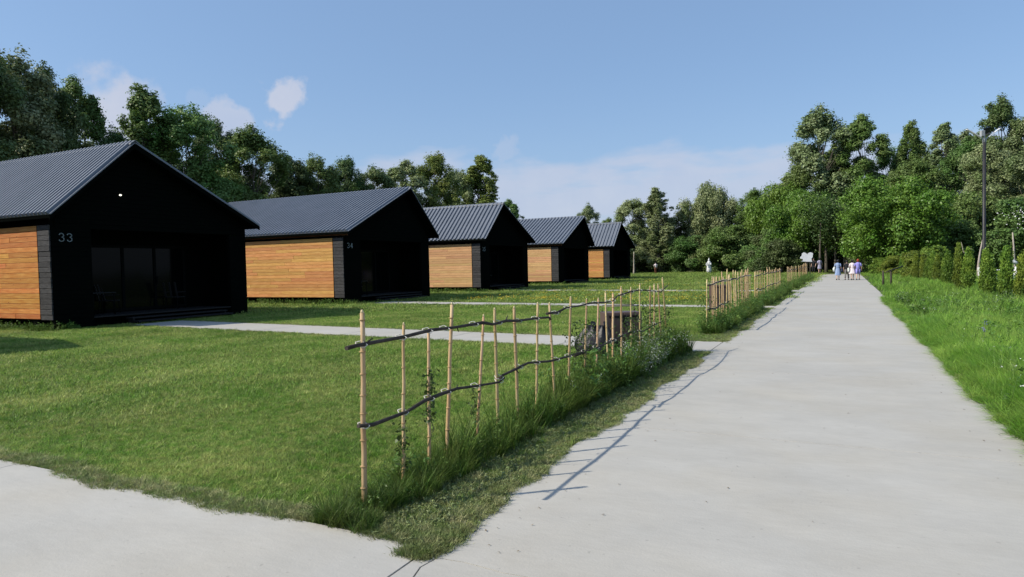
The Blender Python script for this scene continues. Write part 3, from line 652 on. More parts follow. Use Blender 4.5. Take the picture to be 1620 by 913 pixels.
# ------------------------------------------------------------------ fences
def fence(poles, X, rails, label, rng):
    y0 = poles[0][0]; t = tag(empty('cane_fence', (X, y0, 0)), label, 'fence', 'rustic cane fences along the path')
    for i, (yb, yt, zt) in enumerate(poles):
        xt = rng.uniform(-0.03, 0.03); r = rng.uniform(0.012, 0.0165) * (1.15 if i == 0 else 1)
        n = 9; pts = []; rad = []; wob = [rng.uniform(-0.0025, 0.0025) for _ in range(n+1)]
        for j in range(n+1):
            s = j/n; pts.append((xt*s+wob[j], (yb-y0)+(yt-yb)*s+wob[-j-1]*0.8, -0.08+(zt+0.08)*s)); rad.append(r*(1.08-0.2*s))
        c = MB().tube(pts, rad, 8).build('cane_pole', M['cane'], t)
        nd = MB(); z = 0.1+rng.uniform(0, .1)
        while z < zt-0.04:
            s = (z+0.08)/(zt+0.08); q = (xt*s, (yb-y0)+(yt-yb)*s, z)
            rr = r*(1.08-0.2*s)*1.12; nd.tube([(q[0], q[1], z-0.004), (q[0], q[1], z+0.004)], rr+0.0035, 8); z += rng.uniform(0.12, 0.22)
        if nd.v: nd.build('cane_joint', M['cane_node'], c, kind='stuff')
        p1 = pts[-1]; MB().tube([p1, (p1[0], p1[1]+rng.uniform(-.004, .004), p1[2]+0.022)], [rad[-1]*0.92, rad[-1]*0.35], 8).build('cut_end', M['cane_cut'], c)
    for ri, (pts, rad) in enumerate(rails):
        P = []; 
        for (y, z) in pts: P.append((0.035+rng.uniform(-.008, .008), y-y0, z+rng.uniform(-.004, .004)))
        n = len(P); rr = [rad*(1-0.35*i/n)*rng.uniform(0.85, 1.2) for i in range(n)]
        rl = MB().tube(P, rr, 7); 
        for i in range(2, n-1, 3):                       # stubs of side twigs
            a = rng.uniform(0, 6.28); rl.tube([P[i], (P[i][0]+0.03*math.cos(a), P[i][1]+0.05, P[i][2]+0.05*math.sin(a))], [rr[i]*0.6, rr[i]*0.25], 5)
        rlo = rl.build('branch_rail', M['stick'], t)
        tw = MB()
        for (yb, yt, zt) in poles:
            for a, b in zip(P[:-1], P[1:]):
                if a[1]+y0 <= yb <= b[1]+y0 and a[2] < zt:
                    s = (yb-y0-a[1])/max(1e-6, b[1]-a[1]); zc = a[2]+(b[2]-a[2])*s; yy = yb-y0
                    tw.tube([(-0.024, yy-0.012, zc+0.012), (0.0, yy+0.02, zc+0.02), (0.058, yy+0.012, zc-0.004), (0.05, yy-0.01, zc-0.018), (0.0, yy-0.022, zc-0.012), (-0.024, yy-0.01, zc+0.01)], 0.0035, 5)
        if tw.v: tw.build('twine_tie', M['twine'], rlo)
    return t
P1 = [(3.45, 3.48, 1.31), (3.89, 3.92, 1.19), (4.23, 4.28, 1.11), (4.47, 4.66, 1.29), (4.94, 5.1, 1.16), (5.38, 5.38, 1.2), (5.8, 5.76, 1.19), (6.21, 6.26, 1.2), (6.74, 6.59, 1.18), (7.1, 7.25, 1.21), (7.64, 7.79, 1.16), (8.06, 8.31, 1.14), (8.59, 8.6, 1.21), (8.77, 8.88, 1.18), (9.19, 9.2, 1.26), (9.67, 9.69, 1.23), (10.14, 10.11, 1.27), (10.73, 10.74, 1.21), (11.03, 11.17, 1.23), (11.56, 11.43, 1.22), (12.0, 11.55, 1.33)]
RA = [(3.28, 1.1), (3.38, 1.105), (3.47, 1.11), (3.91, 1.11), (4.25, 1.12), (4.63, 1.11), (5.08, 1.11), (5.24, 1.08), (5.51, 1.09), (5.8, 1.07), (6.2, 1.06), (6.52, 1.04), (6.58, 1.02)]
RB = [(6.45, 1.09), (6.58, 1.09), (6.75, 1.08), (7.01, 1.11), (7.46, 1.11), (7.81, 1.12), (8.51, 1.09), (8.75, 1.10), (8.86, 1.13)]
RC = [(8.80, 1.12), (8.95, 1.15), (9.54, 1.18), (10.12, 1.19), (10.8, 1.15), (11.42, 1.1), (11.9, 1.2)]
RD = [(3.38, 0.58), (3.51, 0.56), (3.9, 0.57), (4.15, 0.6), (4.39, 0.61), (4.61, 0.61), (4.98, 0.57), (5.35, 0.54), (5.44, 0.57)]
RE = [(5.36, 0.58), (5.44, 0.59), (5.7, 0.61), (5.97, 0.63), (6.53, 0.57), (7.09, 0.55), (7.31, 0.55), (7.5, 0.545)]
RF = [(7.25, 0.53), (7.7, 0.54), (8.05, 0.54), (8.7, 0.55), (9.09, 0.58), (9.61, 0.59), (10.27, 0.53), (10.92, 0.58), (11.5, 0.58)]
rng = random.Random(5)
FX = -2.86
fence(P1, FX, [(RA, 0.0155), (RB, 0.0135), (RC, 0.012), (RD, 0.0155), (RE, 0.013), (RF, 0.0135)], 'nearest cane fence with dark branch rails beside the lawn corner', rng)
tops = [(15.57, 1.19), (16.13, 1.24), (16.45, 1.22), (16.88, 1.23), (17.29, 1.21), (17.68, 1.33), (17.96, 1.19), (18.34, 1.39), (18.95, 1.21), (19.36, 1.11), (19.95, 1.32), (20.75, 1.27), (21.31, 1.26), (22.44, 1.32), (22.98, 1.36), (23.4, 1.15)]
tops = sorted(tops + [(rng.uniform(15.8, 23.3), rng.uniform(1.15, 1.35)) for _ in range(8)])
P2 = [(y+rng.uniform(-.1, .1), y, z) for y, z in tops]
tops3 = [(25.4, 1.2), (25.9, 1.22), (26.17, 1.22), (26.93, 1.23), (27.6, 1.2), (28.35, 1.18), (29.39, 1.33), (30.04, 1.24), (30.68, 1.31), (31.2, 1.2), (31.7, 1.19), (32.8, 1.19), (33.3, 1.25), (33.86, 1.23), (34.59, 1.18), (35.4, 1.22), (36.24, 1.16)]
P3 = [(y+rng.uniform(-.1, .1), y, z) for y, z in tops3]
P4 = [(y+rng.uniform(-.15, .15), y, z) for y, z in [(41.35, 1.23), (42.2, 1.2), (43.1, 1.15), (44.0, 1.2), (45.02, 1.23), (46, 1.2), (47.09, 1.17), (48.3, 1.2), (49.4, 1.19)]]
P5 = [(y+rng.uniform(-.15, .15), y, z) for y, z in [(52.0, 1.2), (53.2, 1.15), (54.6, 1.2), (56.11, 1.21), (57.3, 1.22), (58.5, 1.28), (59.8, 1.3), (61.1, 1.36), (62.0, 1.25), (62.95, 1.3), (64.0, 1.2)]]
def wav(y0, y1, z, rng): 
    n = int((y1-y0)/0.6)+2; return [(y0+(y1-y0)*i/(n-1), z+rng.uniform(-.04, .04)) for i in range(n)]
fence(P2, -2.80, [(wav(15.5, 19.3, 1.10, rng), 0.018), (wav(19.1, 23.5, 1.11, rng), 0.017), (wav(15.4, 18.5, 0.5, rng), 0.017)], 'second cane fence, between the first and second footpaths', rng)
fence(P3, -2.86, [(wav(25.2, 30.5, 1.08, rng), 0.018), (wav(30.3, 36.4, 1.10, rng), 0.017), (wav(25.4, 36, 0.55, rng), 0.017)], 'third cane fence, beyond the second footpath', rng)
fence(P4, -2.90, [(wav(41.2, 49.6, 1.0, rng), 0.018)], 'fourth cane fence, beyond the third footpath', rng)
fence(P5, -2.90, [(wav(51.8, 64.2, 1.0, rng), 0.018)], 'farthest cane fence, ending beside the white sign', rng)

# ------------------------------------------------------------------ scattered ground cover
def hidden_collection(name, objs):
    c = bpy.data.collections.new(name)
    for o in objs: c.objects.link(o)
    return c
def blade_patch(seed, n, rad, h, w, bend, material, seg=2, spread=0.35):
    """a patch of curved tapering blades rooted in a disc"""
    rs = np.random.RandomState(seed)
    a = rs.uniform(0, 6.28, n); r = rad*np.sqrt(rs.uniform(0, 1, n)); base = np.stack([r*np.cos(a), r*np.sin(a), np.full(n, -0.012)], 1)
    H = h*rs.uniform(0.5, 1.25, n); th = rs.uniform(0, 6.28, n); d = np.stack([np.cos(th), np.sin(th), np.zeros(n)], 1)
    sd = np.stack([-np.sin(th+rs.uniform(-.7, .7, n)), np.cos(th), np.zeros(n)], 1); sd = unit(sd)
    ln = rs.uniform(0.05, spread, n); bn = bend*rs.uniform(0.3, 1.4, n); W = w*rs.uniform(0.6, 1.3, n)
    V = []; T = rs.uniform(0, 1, n)
    for k in range(seg+1):
        s = k/seg; c = base + d*(H*(ln*s + bn*s*s))[:, None]; c[:, 2] += H*(s - 0.35*bn*s*s)
        ww = (W*(1-s**1.6)*0.5)[:, None]
        if k < seg: V += [c-sd*ww, c+sd*ww]
        else: V += [c]
    nv = 2*seg+1; V = np.stack(V, 1).reshape(-1, 3); o = np.arange(n)*nv; F = []
    T2 = []
    for k in range(seg-1):
        F.append(np.stack([o+2*k, o+2*k+1, o+2*k+3], 1)); F.append(np.stack([o+2*k, o+2*k+3, o+2*k+2], 1)); T2 += [T, T]
    F.append(np.stack([o+2*seg-2, o+2*seg-1, o+2*seg], 1)); T2.append(T)
    me = np_mesh('grass_patch', V, np.concatenate(F), material, np.concatenate(T2))
    return bpy.data.objects.new('grass_patch', me)
def weed_patch(seed, stems, h, leafl, material, flower=None, fn=0, spread=0.12, asp=0.45):
    rs = np.random.RandomState(seed); mb = MB(); C = []; O = []; FP = []
    for s in range(stems):
        b = Vector((rs.normal(0, spread), rs.normal(0, spread), -0.02)); lean = Vector((rs.normal(0, .18), rs.normal(0, .18), 1)); hh = h*rs.uniform(0.55, 1.15)
        pts = [b+lean*hh*t+Vector((rs.normal(0, .008), rs.normal(0, .008), 0)) for t in (0, .35, .7, 1)]
        mb.tube(pts, [0.004, 0.003, 0.0025, 0.0015], 4, False)
        nl = int(10+hh*26)
        for i in range(nl):
            t = rs.uniform(0.12, 1); p = b+lean*hh*t; a = rs.uniform(0, 6.28); o = Vector((math.cos(a), math.sin(a), 0.1))
            C.append(p+o*leafl*rs.uniform(0.3, 0.8)); O.append((o.x*.3, o.y*.3, 1))
        for i in range(fn):
            t = rs.uniform(0.75, 1.1); FP.append(b+lean*hh*t+Vector((rs.normal(0, .03), rs.normal(0, .03), 0)))
    V, F = leaves(rs, np.array([tuple(c) for c in C]), np.array(O), leafl, asp, 0.6, 0.15)
    Vs = np.array(mb.v) if mb.v else np.zeros((0, 3)); Fs = np.array(mb.f)
    nf = len(F); me = np_mesh('weed_patch', np.concatenate([V, Vs]), np.concatenate([F, Fs+len(V)]), material, np.concatenate([rs.uniform(0, 1, nf), np.full(len(Fs), 0.6)]))
    if flower is not None and FP:
        P = np.array([tuple(p) for p in FP]); V2, F2 = leaves(rs, P, np.tile((0, 0, 1.0), (len(P), 1)), 0.013, 0.9, 0.5)
        nV = np.concatenate([V, Vs, V2]); nF = np.concatenate([F, Fs+len(V), F2+len(V)+len(Vs)])
        me = np_mesh('weed_patch', nV, nF, material, np.concatenate([rs.uniform(0, 1, nf), np.full(len(Fs), 0.6), np.ones(len(F2))]))
        me.materials.append(flower); idx = np.zeros(len(nF), np.int32); idx[-len(F2):] = 1; me.polygons.foreach_set('material_index', idx)
    return bpy.data.objects.new('weed_patch', me)
def scatter(name, label, cat, pts, coll, nkinds, smin, smax, seed, tilt=0.08, sarr=None):
    """points mesh + geometry nodes instancing patches picked from a collection"""
    rs = np.random.RandomState(seed); n = len(pts)
    me = bpy.data.meshes.new(name); me.vertices.add(n); me.vertices.foreach_set('co', np.asarray(pts, np.float32).ravel())
    a = me.attributes.new('rot', 'FLOAT_VECTOR', 'POINT')
    rot = np.stack([rs.normal(0, tilt, n), rs.normal(0, tilt, n), rs.uniform(0, 6.28, n)], 1).astype(np.float32); a.data.foreach_set('vector', rot.ravel())
    s = me.attributes.new('siz', 'FLOAT', 'POINT'); sv = rs.uniform(smin, smax, n)
    if sarr is not None: sv = sv*sarr
    s.data.foreach_set('value', sv.astype(np.float32))
    k = me.attributes.new('pick', 'INT', 'POINT'); k.data.foreach_set('value', rs.randint(0, nkinds, n).astype(np.int32))
    o = link(name, me); tag(o, label, cat, kind='stuff')
    ng = bpy.data.node_groups.new(name+'_nodes', 'GeometryNodeTree')
    ng.interface.new_socket('Geometry', in_out='INPUT', socket_type='NodeSocketGeometry'); ng.interface.new_socket('Geometry', in_out='OUTPUT', socket_type='NodeSocketGeometry')
    N = ng.nodes; gi = N.new('NodeGroupInput'); go = N.new('NodeGroupOutput'); ip = N.new('GeometryNodeInstanceOnPoints'); ci = N.new('GeometryNodeCollectionInfo')
    ci.inputs['Collection'].default_value = coll; ci.inputs['Separate Children'].default_value = True; ci.inputs['Reset Children'].default_value = True
    ip.inputs['Pick Instance'].default_value = True
    ng.links.new(gi.outputs[0], ip.inputs['Points']); ng.links.new(ci.outputs[0], ip.inputs['Instance'])
    for nm, dt, sk in (('rot', 'FLOAT_VECTOR', 'Rotation'), ('siz', 'FLOAT', 'Scale'), ('pick', 'INT', 'Instance Index')):
        na = N.new('GeometryNodeInputNamedAttribute'); na.data_type = dt; na.inputs['Name'].default_value = nm
        ng.links.new(na.outputs[0], ip.inputs[sk])
    ng.links.new(ip.outputs[0], go.inputs[0])
    md = o.modifiers.new('scatter', 'NODES'); md.node_group = ng
    return o
CA, SA = math.cos(YAW), math.sin(YAW)
def view_ok(x, y, margin=1.2):
    """inside the field of view, with room for a step aside"""
    f = -x*SA + y*CA; r = x*CA + y*SA
    return f > 0.8 and abs(r) < 0.80*f + margin
def dist(x, y): return math.hypot(x, y)
def in_cabin(x, y):
    if x > -20.8: return False
    for y0 in CAB_Y:
        if y0-0.02 < y < y0+7.2: return True
    return False
def sample(n_try, x0, x1, y0, y1, keep, seed):
    rs = np.random.RandomState(seed); X = rs.uniform(x0, x1, n_try); Y = rs.uniform(y0, y1, n_try); U = rs.uniform(0, 1, n_try); out = []
    for x, y, u in zip(X.tolist(), Y.tolist(), U.tolist()):
        z = keep(x, y, u)
        if z is not None: out.append((x, y, z))
    return out
# --- mown lawn
c_near = hidden_collection('mown_near', [blade_patch(100+i, 230, 0.13, 0.040, 0.0042, 0.55, M['blade'], 2, 0.9) for i in range(4)])
c_mid = hidden_collection('mown_mid', [blade_patch(110+i, 170, 0.24, 0.046, 0.009, 0.5, M['blade'], 1, 0.8) for i in range(3)])
c_far = hidden_collection('mown_far', [blade_patch(120+i, 130, 0.55, 0.065, 0.022, 0.4, M['blade'], 1, 0.6) for i in range(3)])
def lawn(x, y, m=0.0):
    return x < edge_w(y)-m and y > edge_s(x)+m and not on_foot(x, y, m) and not in_cabin(x, y) and view_ok(x, y)
def kn(a, b, m):
    def f(x, y, u):
        d = dist(x, y)
        if d < a or d > b or not lawn(x, y, m): return None
        fade = min(1.0, (b-d)/1.5+0.25) if b < 100 else 1.0
        return -0.022 if u < fade else None
    return f
p = sample(24000, -11, -2.0, 3.0, 10.5, kn(0, 10, 0.10), 1)
scatter('lawn_grass', 'short mown grass in front of the nearest cane fence', 'grass', p, c_near, 4, 0.8, 1.25, 1)
p = sample(60000, -34, -2.0, 3.0, 27, kn(8.2, 27, 0.16), 2)
scatter('lawn_grass', 'mown lawn between the fence and the cabins', 'grass', p, c_mid, 3, 0.8, 1.3, 2)
p = sample(60000, -75, -2.0, 18, 125, lambda x, y, u: (-0.02 if (dist(x, y) > 25 and lawn(x, y, 0.25) and u < max(0.25, 1-dist(x, y)/140)) else None), 3)
p = [(x, y, z) for x, y, z in p]
scatter('far_grass', 'longer grass round the far cabins and under the trees', 'grass', p, c_far, 3, 0.8, 1.5, 3, sarr=np.array([min(1.5, 0.9+max(0, q[1]-26)*0.012) for q in p]))
# --- dry ragged edging along the concrete
c_edge = hidden_collection('edge_tufts', [blade_patch(130+i, 60, 0.045, 0.030, 0.0042, 0.6, M['blade_edge'], 2, 0.9) for i in range(4)])
p = []
rs1 = np.random.RandomState(9)
def edge_pts(fx, n, off0, off1, out):
    for i in range(n):
        x, y, ok = fx(rs1.uniform(), rs1.uniform(off0, off1))
        if ok and view_ok(x, y): out.append((x, y, -0.008 if abs(off0) < 1 else 0))
edge_pts(lambda t, o: ((-2.1-12*t**1.5), edge_s(-2.1-12*t**1.5)+o, True), 6500, 0.02, 0.22, p)
edge_pts(lambda t, o: (edge_w(3.0+16*t**1.4)-o, 3.0+16*t**1.4, not on_foot(-2.2, 3.0+16*t**1.4, 0.02)), 9000, 0.015, 0.20, p)
for a0, a1, b0, b1, xe in foot[:2]:
    for i in range(3000):
        t = rs1.uniform()**1.5; x = -2.158+(xe+2.158)*t; s = rs1.uniform(-0.05, 0.12)
        y = (a0+(b0-a0)*t-s) if i % 2 else (a1+(b1-a1)*t+s)
        if view_ok(x, y) and not on_foot(x, y, -0.06): p.append((x, y, -0.008))
scatter('edge_grass', 'straw coloured grass creeping over the concrete edges', 'grass', p, c_edge, 4, 0.7, 1.4, 5, 0.2)
# --- tall grass under the fences
c_tall = hidden_collection('verge_tufts', [blade_patch(140+i, 70, 0.07, 0.30, 0.0065, 0.55, M['verge'], 4, 0.35) for i in range(4)])
c_weed = hidden_collection('verge_weeds', [weed_patch(150, 5, 0.42, 0.045, M['weed']), weed_patch(151, 6, 0.34, 0.032, M['weed']), weed_patch(152, 4, 0.5, 0.06, M['weed'])])
c_reed = hidden_collection('reed_tufts', [blade_patch(160+i, 46, 0.09, 0.62, 0.010, 0.45, M['verge'], 4, 0.25) for i in range(2)])
segs = [(3.15, 12.0), (15.0, 23.7), (25.2, 36.8), (40.8, 49.8), (51.6, 64.5)]
def verge_pts(n, spread, seed, f=None):
    rs = np.random.RandomState(seed); out = []
    for k, (a, b) in enumerate(segs):
        for i in range(int(n*(b-a)*(1.0 if k == 0 else 0.8 if k < 3 else 0.5))):
            y = rs.uniform(a, b); x = -2.84+rs.normal(0.05 if k == 0 else 0.20, spread)
            if x > (-2.60 if k == 0 else -2.42) or x < -3.08: continue
            if f is None or f(k, y, rs.uniform()): out.append((x, y, -0.02))
    return out
pt = verge_pts(190, 0.15, 20, lambda k, y, u: u < 0.30+0.70*(0.5+0.5*math.sin(y*3.1+1.3*math.sin(y*1.7)))**1.2)
scatter('verge_grass', 'tall uncut grass growing along the foot of the cane fences', 'grass', pt, c_tall, 4, 0.55, 1.25, 21, 0.12, np.array([0.62 + 0.55*min(1, max(0, q[1]-3.6)/4.5) if q[1] < 12 else 0.95 for q in pt]))
pw = verge_pts(17, 0.15, 22, lambda k, y, u: (u < 0.6 if y < 5.5 else True))
scatter('verge_weeds', 'leafy green weeds among the tall grass along the cane fences', 'weeds', pw, c_weed, 3, 0.6, 1.2, 23, 0.1, np.array([0.62 if q[1] < 7 else 1.1 if q[1] < 12 else 1.05 for q in pw]))
c_white = hidden_collection('white_weeds', [weed_patch(155, 7, 0.42, 0.026, M['weed'], M['white_petal'], 20)])
pw2 = [(-2.66+random.uniform(-.18, .18), random.uniform(9.0, 11.6), -0.02) for _ in range(34)] + [(-2.7+random.uniform(-.15, .2), random.uniform(3.4, 9), -0.02) for _ in range(1)]
scatter('white_weeds', 'bushy weeds dotted with tiny white flowers near the end of the nearest fence', 'weeds', pw2, c_white, 1, 0.6, 1.1, 27, 0.1)
pr = [(-2.8+random.uniform(-.12, .2), random.uniform(4.2, 10.5), -0.02) for _ in range(30)] + [(-2.62+random.uniform(-.2, .15), y, -0.02) for y in [10.9, 11.1, 11.3, 11.5, 11.6, 11.75, 11.9, 12.0, 11.0, 11.4] for _ in range(2)] + [(-2.7+random.uniform(-.2, .2), random.uniform(15.2, 23), -0.02) for _ in range(14)] + [(-2.7+random.uniform(-.2, .2), random.uniform(26, 60), -0.02) for _ in range(60)]
scatter('reed_grass', 'clumps of broad bladed tall grass at the fence ends', 'grass', pr, c_reed, 2, 0.7, 1.15, 24, 0.12)
# low mown strip between fence and path gets longer grass near the fence
M['clover'] = mat('clover_leaf', (0.1368, 0.1944, 0.0576), (0.3024, 0.3312, 0.1584), 0.55, 3, 0.3, attr=1.0, trans=0.25, rnd=0.4)
c_strip = hidden_collection('strip_tufts', [blade_patch(170, 90, 0.08, 0.055, 0.0045, 0.8, M['blade_edge'], 2, 0.9), weed_patch(171, 12, 0.05, 0.013, M['clover'], spread=.05, asp=.7), weed_patch(172, 14, 0.045, 0.011, M['clover'], spread=.06, asp=.8)])
p = sample(12000, -2.9, -2.05, 3.0, 24, lambda x, y, u: (-0.02 if x < edge_w(y)-0.09 and y > edge_s(x)+0.09 and view_ok(x, y) and not on_foot(x, y, 0.09) and u < 1-(y-3)/30 else None), 25)
scatter('strip_grass', 'rough mown grass strip between the cane fence and the path', 'grass', p, c_strip, 3, 0.7, 1.3, 26, 0.15)
# --- the wild verge on the right
c_wild = hidden_collection('wild_tufts', [blade_patch(180+i, 85, 0.10, 0.34, 0.0075, 0.65, M['wild'], 4, 0.45) for i in range(5)])
c_wildfar = hidden_collection('wild_far', [blade_patch(190+i, 90, 0.32, 0.40, 0.020, 0.55, M['wild'], 2, 0.45) for i in range(3)])
c_wweed = hidden_collection('wild_weeds', [weed_patch(195, 6, 0.36, 0.05, M['weed'], M['white_petal'], 4), weed_patch(196, 5, 0.44, 0.035, M['weed']), weed_patch(197, 7, 0.30, 0.065, M['weed'])])
def wild(x, y, m=0.0): return x > edge_e(y)+m and view_ok(x, y, 2.5)
p = sample(26000, 1.3, 10, 2.5, 19, lambda x, y, u: (-0.02 if wild(x, y, 0.10) and dist(x, y) < 18.5 and u < min(1, (19.5-dist(x, y))/5+.3) else None), 30)
scatter('wild_grass', 'lush tall grass on the right of the concrete path', 'grass', p, c_wild, 5, 0.75, 1.25, 31, 0.15, np.array([min(1.0, 0.42+(q[0]-1.4)*1.1) for q in p]))
p = sample(26000, 1.3, 60, 14, 110, lambda x, y, u: (-0.02 if wild(x, y, 0.15) and dist(x, y) > 15 and u < max(0.12, 1-dist(x, y)/70) else None), 32)
scatter('wild_grass', 'tall grass farther along the right of the path round the thujas', 'grass', p, c_wildfar, 3, 0.7, 1.15, 33, 0.1, np.array([min(1.0, 0.5+(q[0]-1.4)*0.7) for q in p]))
p = sample(900, 1.6, 8, 6, 30, lambda x, y, u: (-0.02 if wild(x, y, 0.3) and u < 0.42 else None), 34)
scatter('wild_weeds', 'leafy weeds with a few white flowers in the right hand grass', 'weeds', p, c_wweed, 3, 0.7, 1.4, 35, 0.1)
c_ewild = hidden_collection('wild_edge', [blade_patch(200+i, 46, 0.06, 0.10, 0.0055, 1.1, M['wild'], 3, 1.0) for i in range(3)] + [blade_patch(205, 50, 0.06, 0.05, 0.005, 1.0, M['blade_edge'], 2, 1.2)])
p = []
edge_pts(lambda t, o: (edge_e(5+26*t**1.4)+o, 5+26*t**1.4, True), 5000, -0.06, 0.25, p)
scatter('edge_grass', 'grass leaning over the right edge of the path', 'grass', p, c_ewild, 4, 0.7, 1.3, 36, 0.2)
# weeds rooted in the joint across the path
p = [(x, 10.1+random.uniform(-.012, .012), -0.03) for x in [0.62, 0.68, 0.74, 0.80, 0.86, 0.9, 1.05, 1.12, 1.18, 1.24, 1.3, 0.7, 1.15]]
scatter('joint_weeds', 'small weeds growing in the cross joint of the path', 'weeds', p, c_edge, 4, 0.55, 0.9, 37, 0.2)
# dry bits lying on the concrete
M['debris'] = mat('dry_leaf', (0.10, 0.07, 0.04), (0.20, 0.15, 0.09), 0.8, 9, attr=0.6)
rsd = np.random.RandomState(77); nd_ = 150; yy = 3.2+26*rsd.uniform(0, 1, nd_)**1.6; side = rsd.uniform(0, 1, nd_)
xx = np.where(side < 0.35, -2.0+np.abs(rsd.normal(0, .25, nd_)), np.where(side < 0.75, 1.32-np.abs(rsd.normal(0, .25, nd_)), rsd.uniform(-1.9, 1.3, nd_)))
V_, F_ = leaves(rsd, np.stack([xx, yy, np.full(nd_, 0.006)], 1), np.tile((0, 0, 1.0), (nd_, 1)), 0.022, 0.45, 0.15)
tag(link('dry_litter', np_mesh('dry_litter', V_, F_, M['debris'], rsd.uniform(0, 1, nd_))), 'dry leaf bits and specks lying on the concrete path', 'litter', kind='stuff')
# yellow flowers far on the lawn
def flower_patch(seed, n, rad, h, s, material):
    rs = np.random.RandomState(seed); a = rs.uniform(0, 6.28, n); r = rad*np.sqrt(rs.uniform(0, 1, n))
    C = np.stack([r*np.cos(a), r*np.sin(a), h*rs.uniform(.6, 1.3, n)], 1); V, F = leaves(rs, C, np.tile((0, 0, 1.0), (n, 1)), s, 0.95, 0.6)
    return bpy.data.objects.new('flower_patch', np_mesh('flower_patch', V, F, material, np.ones(len(F))))
c_yf = hidden_collection('yellow_flowers', [flower_patch(210, 14, 0.5, 0.10, 0.035, M['yellow_petal'])])
p = sample(700, -17, -3.2, 26.5, 60, lambda x, y, u: (0.0 if lawn(x, y, 0.3) and u < math.exp(-(y-27)/9) + 0.05 else None), 40)
scatter('yellow_flowers', 'tiny yellow flowers in the grass before the middle cabin', 'flowers', p, c_yf, 1, 0.8, 1.3, 41)
# weeds under the side walls of the cabins
c_wallw = hidden_collection('wall_weeds', [weed_patch(220, 6, 0.30, 0.05, M['weed']), blade_patch(221, 50, 0.12, 0.24, 0.010, 0.5, M['verge'], 3, 0.4)])
p = []
for k, y0 in enumerate(CAB_Y[1:]):
    for i in range(90): p.append((-20.9-random.uniform(0, 9), y0-random.uniform(0.03, 0.55), -0.02))
    for i in range(14): p.append((-20.75+random.uniform(-.1, .3), y0+random.uniform(-.3, .6), -0.02))
scatter('wall_weeds', 'weeds and long grass at the foot of the cabin side walls', 'weeds', p, c_wallw, 2, 0.5, 1.2, 42)

# climbing plants on the canes
def climber(y, x, z0, z1, seed, label, n=120, spread=0.05):
    rs = np.random.RandomState(seed); t = tag(empty('climbing_plant', (x, y, 0)), label, 'climbing plant')
    pts = [(0.03*math.cos(i*1.7), 0.03*math.sin(i*1.7), z1*i/9) for i in range(10)]
    MB().tube(pts, 0.004, 5, False).build('stem', M['stem'], t)
    zz = rs.uniform(z0, z1, n); C = np.stack([rs.normal(0, spread, n), rs.normal(0, spread, n), zz], 1)
    V, F = leaves(rs, C, rs.normal(0, 1, (n, 3))+np.array([0, 0, .5]), 0.036, 0.65, 0.5)
    link('foliage', np_mesh('foliage', V, F, M['vine'], rs.uniform(0, 1, n)), t)
climber(4.25, FX, 0.42, 0.82, 1, 'dark leafy climber twined round the third cane of the nearest fence', 130, 0.03)
climber(3.89, FX, 0.15, 0.50, 2, 'low dark climber on the second cane of the nearest fence', 90, 0.03)
climber(7.64, FX-0.03, 0.25, 0.92, 3, 'small bush of leaves against the canes before the black bag', 380, 0.09)
climber(9.6, FX+0.03, 0.45, 0.80, 4, 'leafy climber on the lower rail in front of the brown bin', 260, 0.12)
climber(10.6, FX, 0.3, 0.98, 5, 'dark green climber right of the brown bin behind the fence', 520, 0.12)
climber(11.75, FX+0.02, 0.3, 0.9, 6, 'thin climber on the last cane of the nearest fence', 260, 0.08)
climber(15.65, -2.8, 0.2, 0.85, 7, 'dark climber on the first cane of the second fence', 300, 0.10)
climber(20.8, -2.8, 0.3, 1.0, 8, 'bushy climber in the middle of the second fence', 420, 0.2)
climber(4.94, FX, 0.3, 0.55, 9, 'few curled leaves on the fifth cane of the nearest fence', 40, 0.025)
climber(36.3, -2.8, 0.0, 0.95, 10, 'dark leafy clump at the far end of the third fence', 700, 0.28)

# thistle-like violet flower on the right
vf_ = tag(empty('violet_flower', (1.95, 12.6, 0)), 'small violet flower spike in the grass right of the path', 'flower')
MB().tube([(0, 0, 0), (0.02, 0, 0.3), (0.03, 0.01, 0.52)], 0.004, 5).build('stem', M['stem'], vf_)
rsv = np.random.RandomState(3); Cv = np.stack([0.03+rsv.normal(0, .016, 60), rsv.normal(0.01, .016, 60), rsv.uniform(.40, .58, 60)], 1)[:26]
V_, F_ = leaves(rsv, Cv, rsv.normal(0, 1, (26, 3)), 0.024, 0.7, 0.5); link('petals', np_mesh('petals', V_, F_, M['violet_petal'], np.ones(26)), vf_)

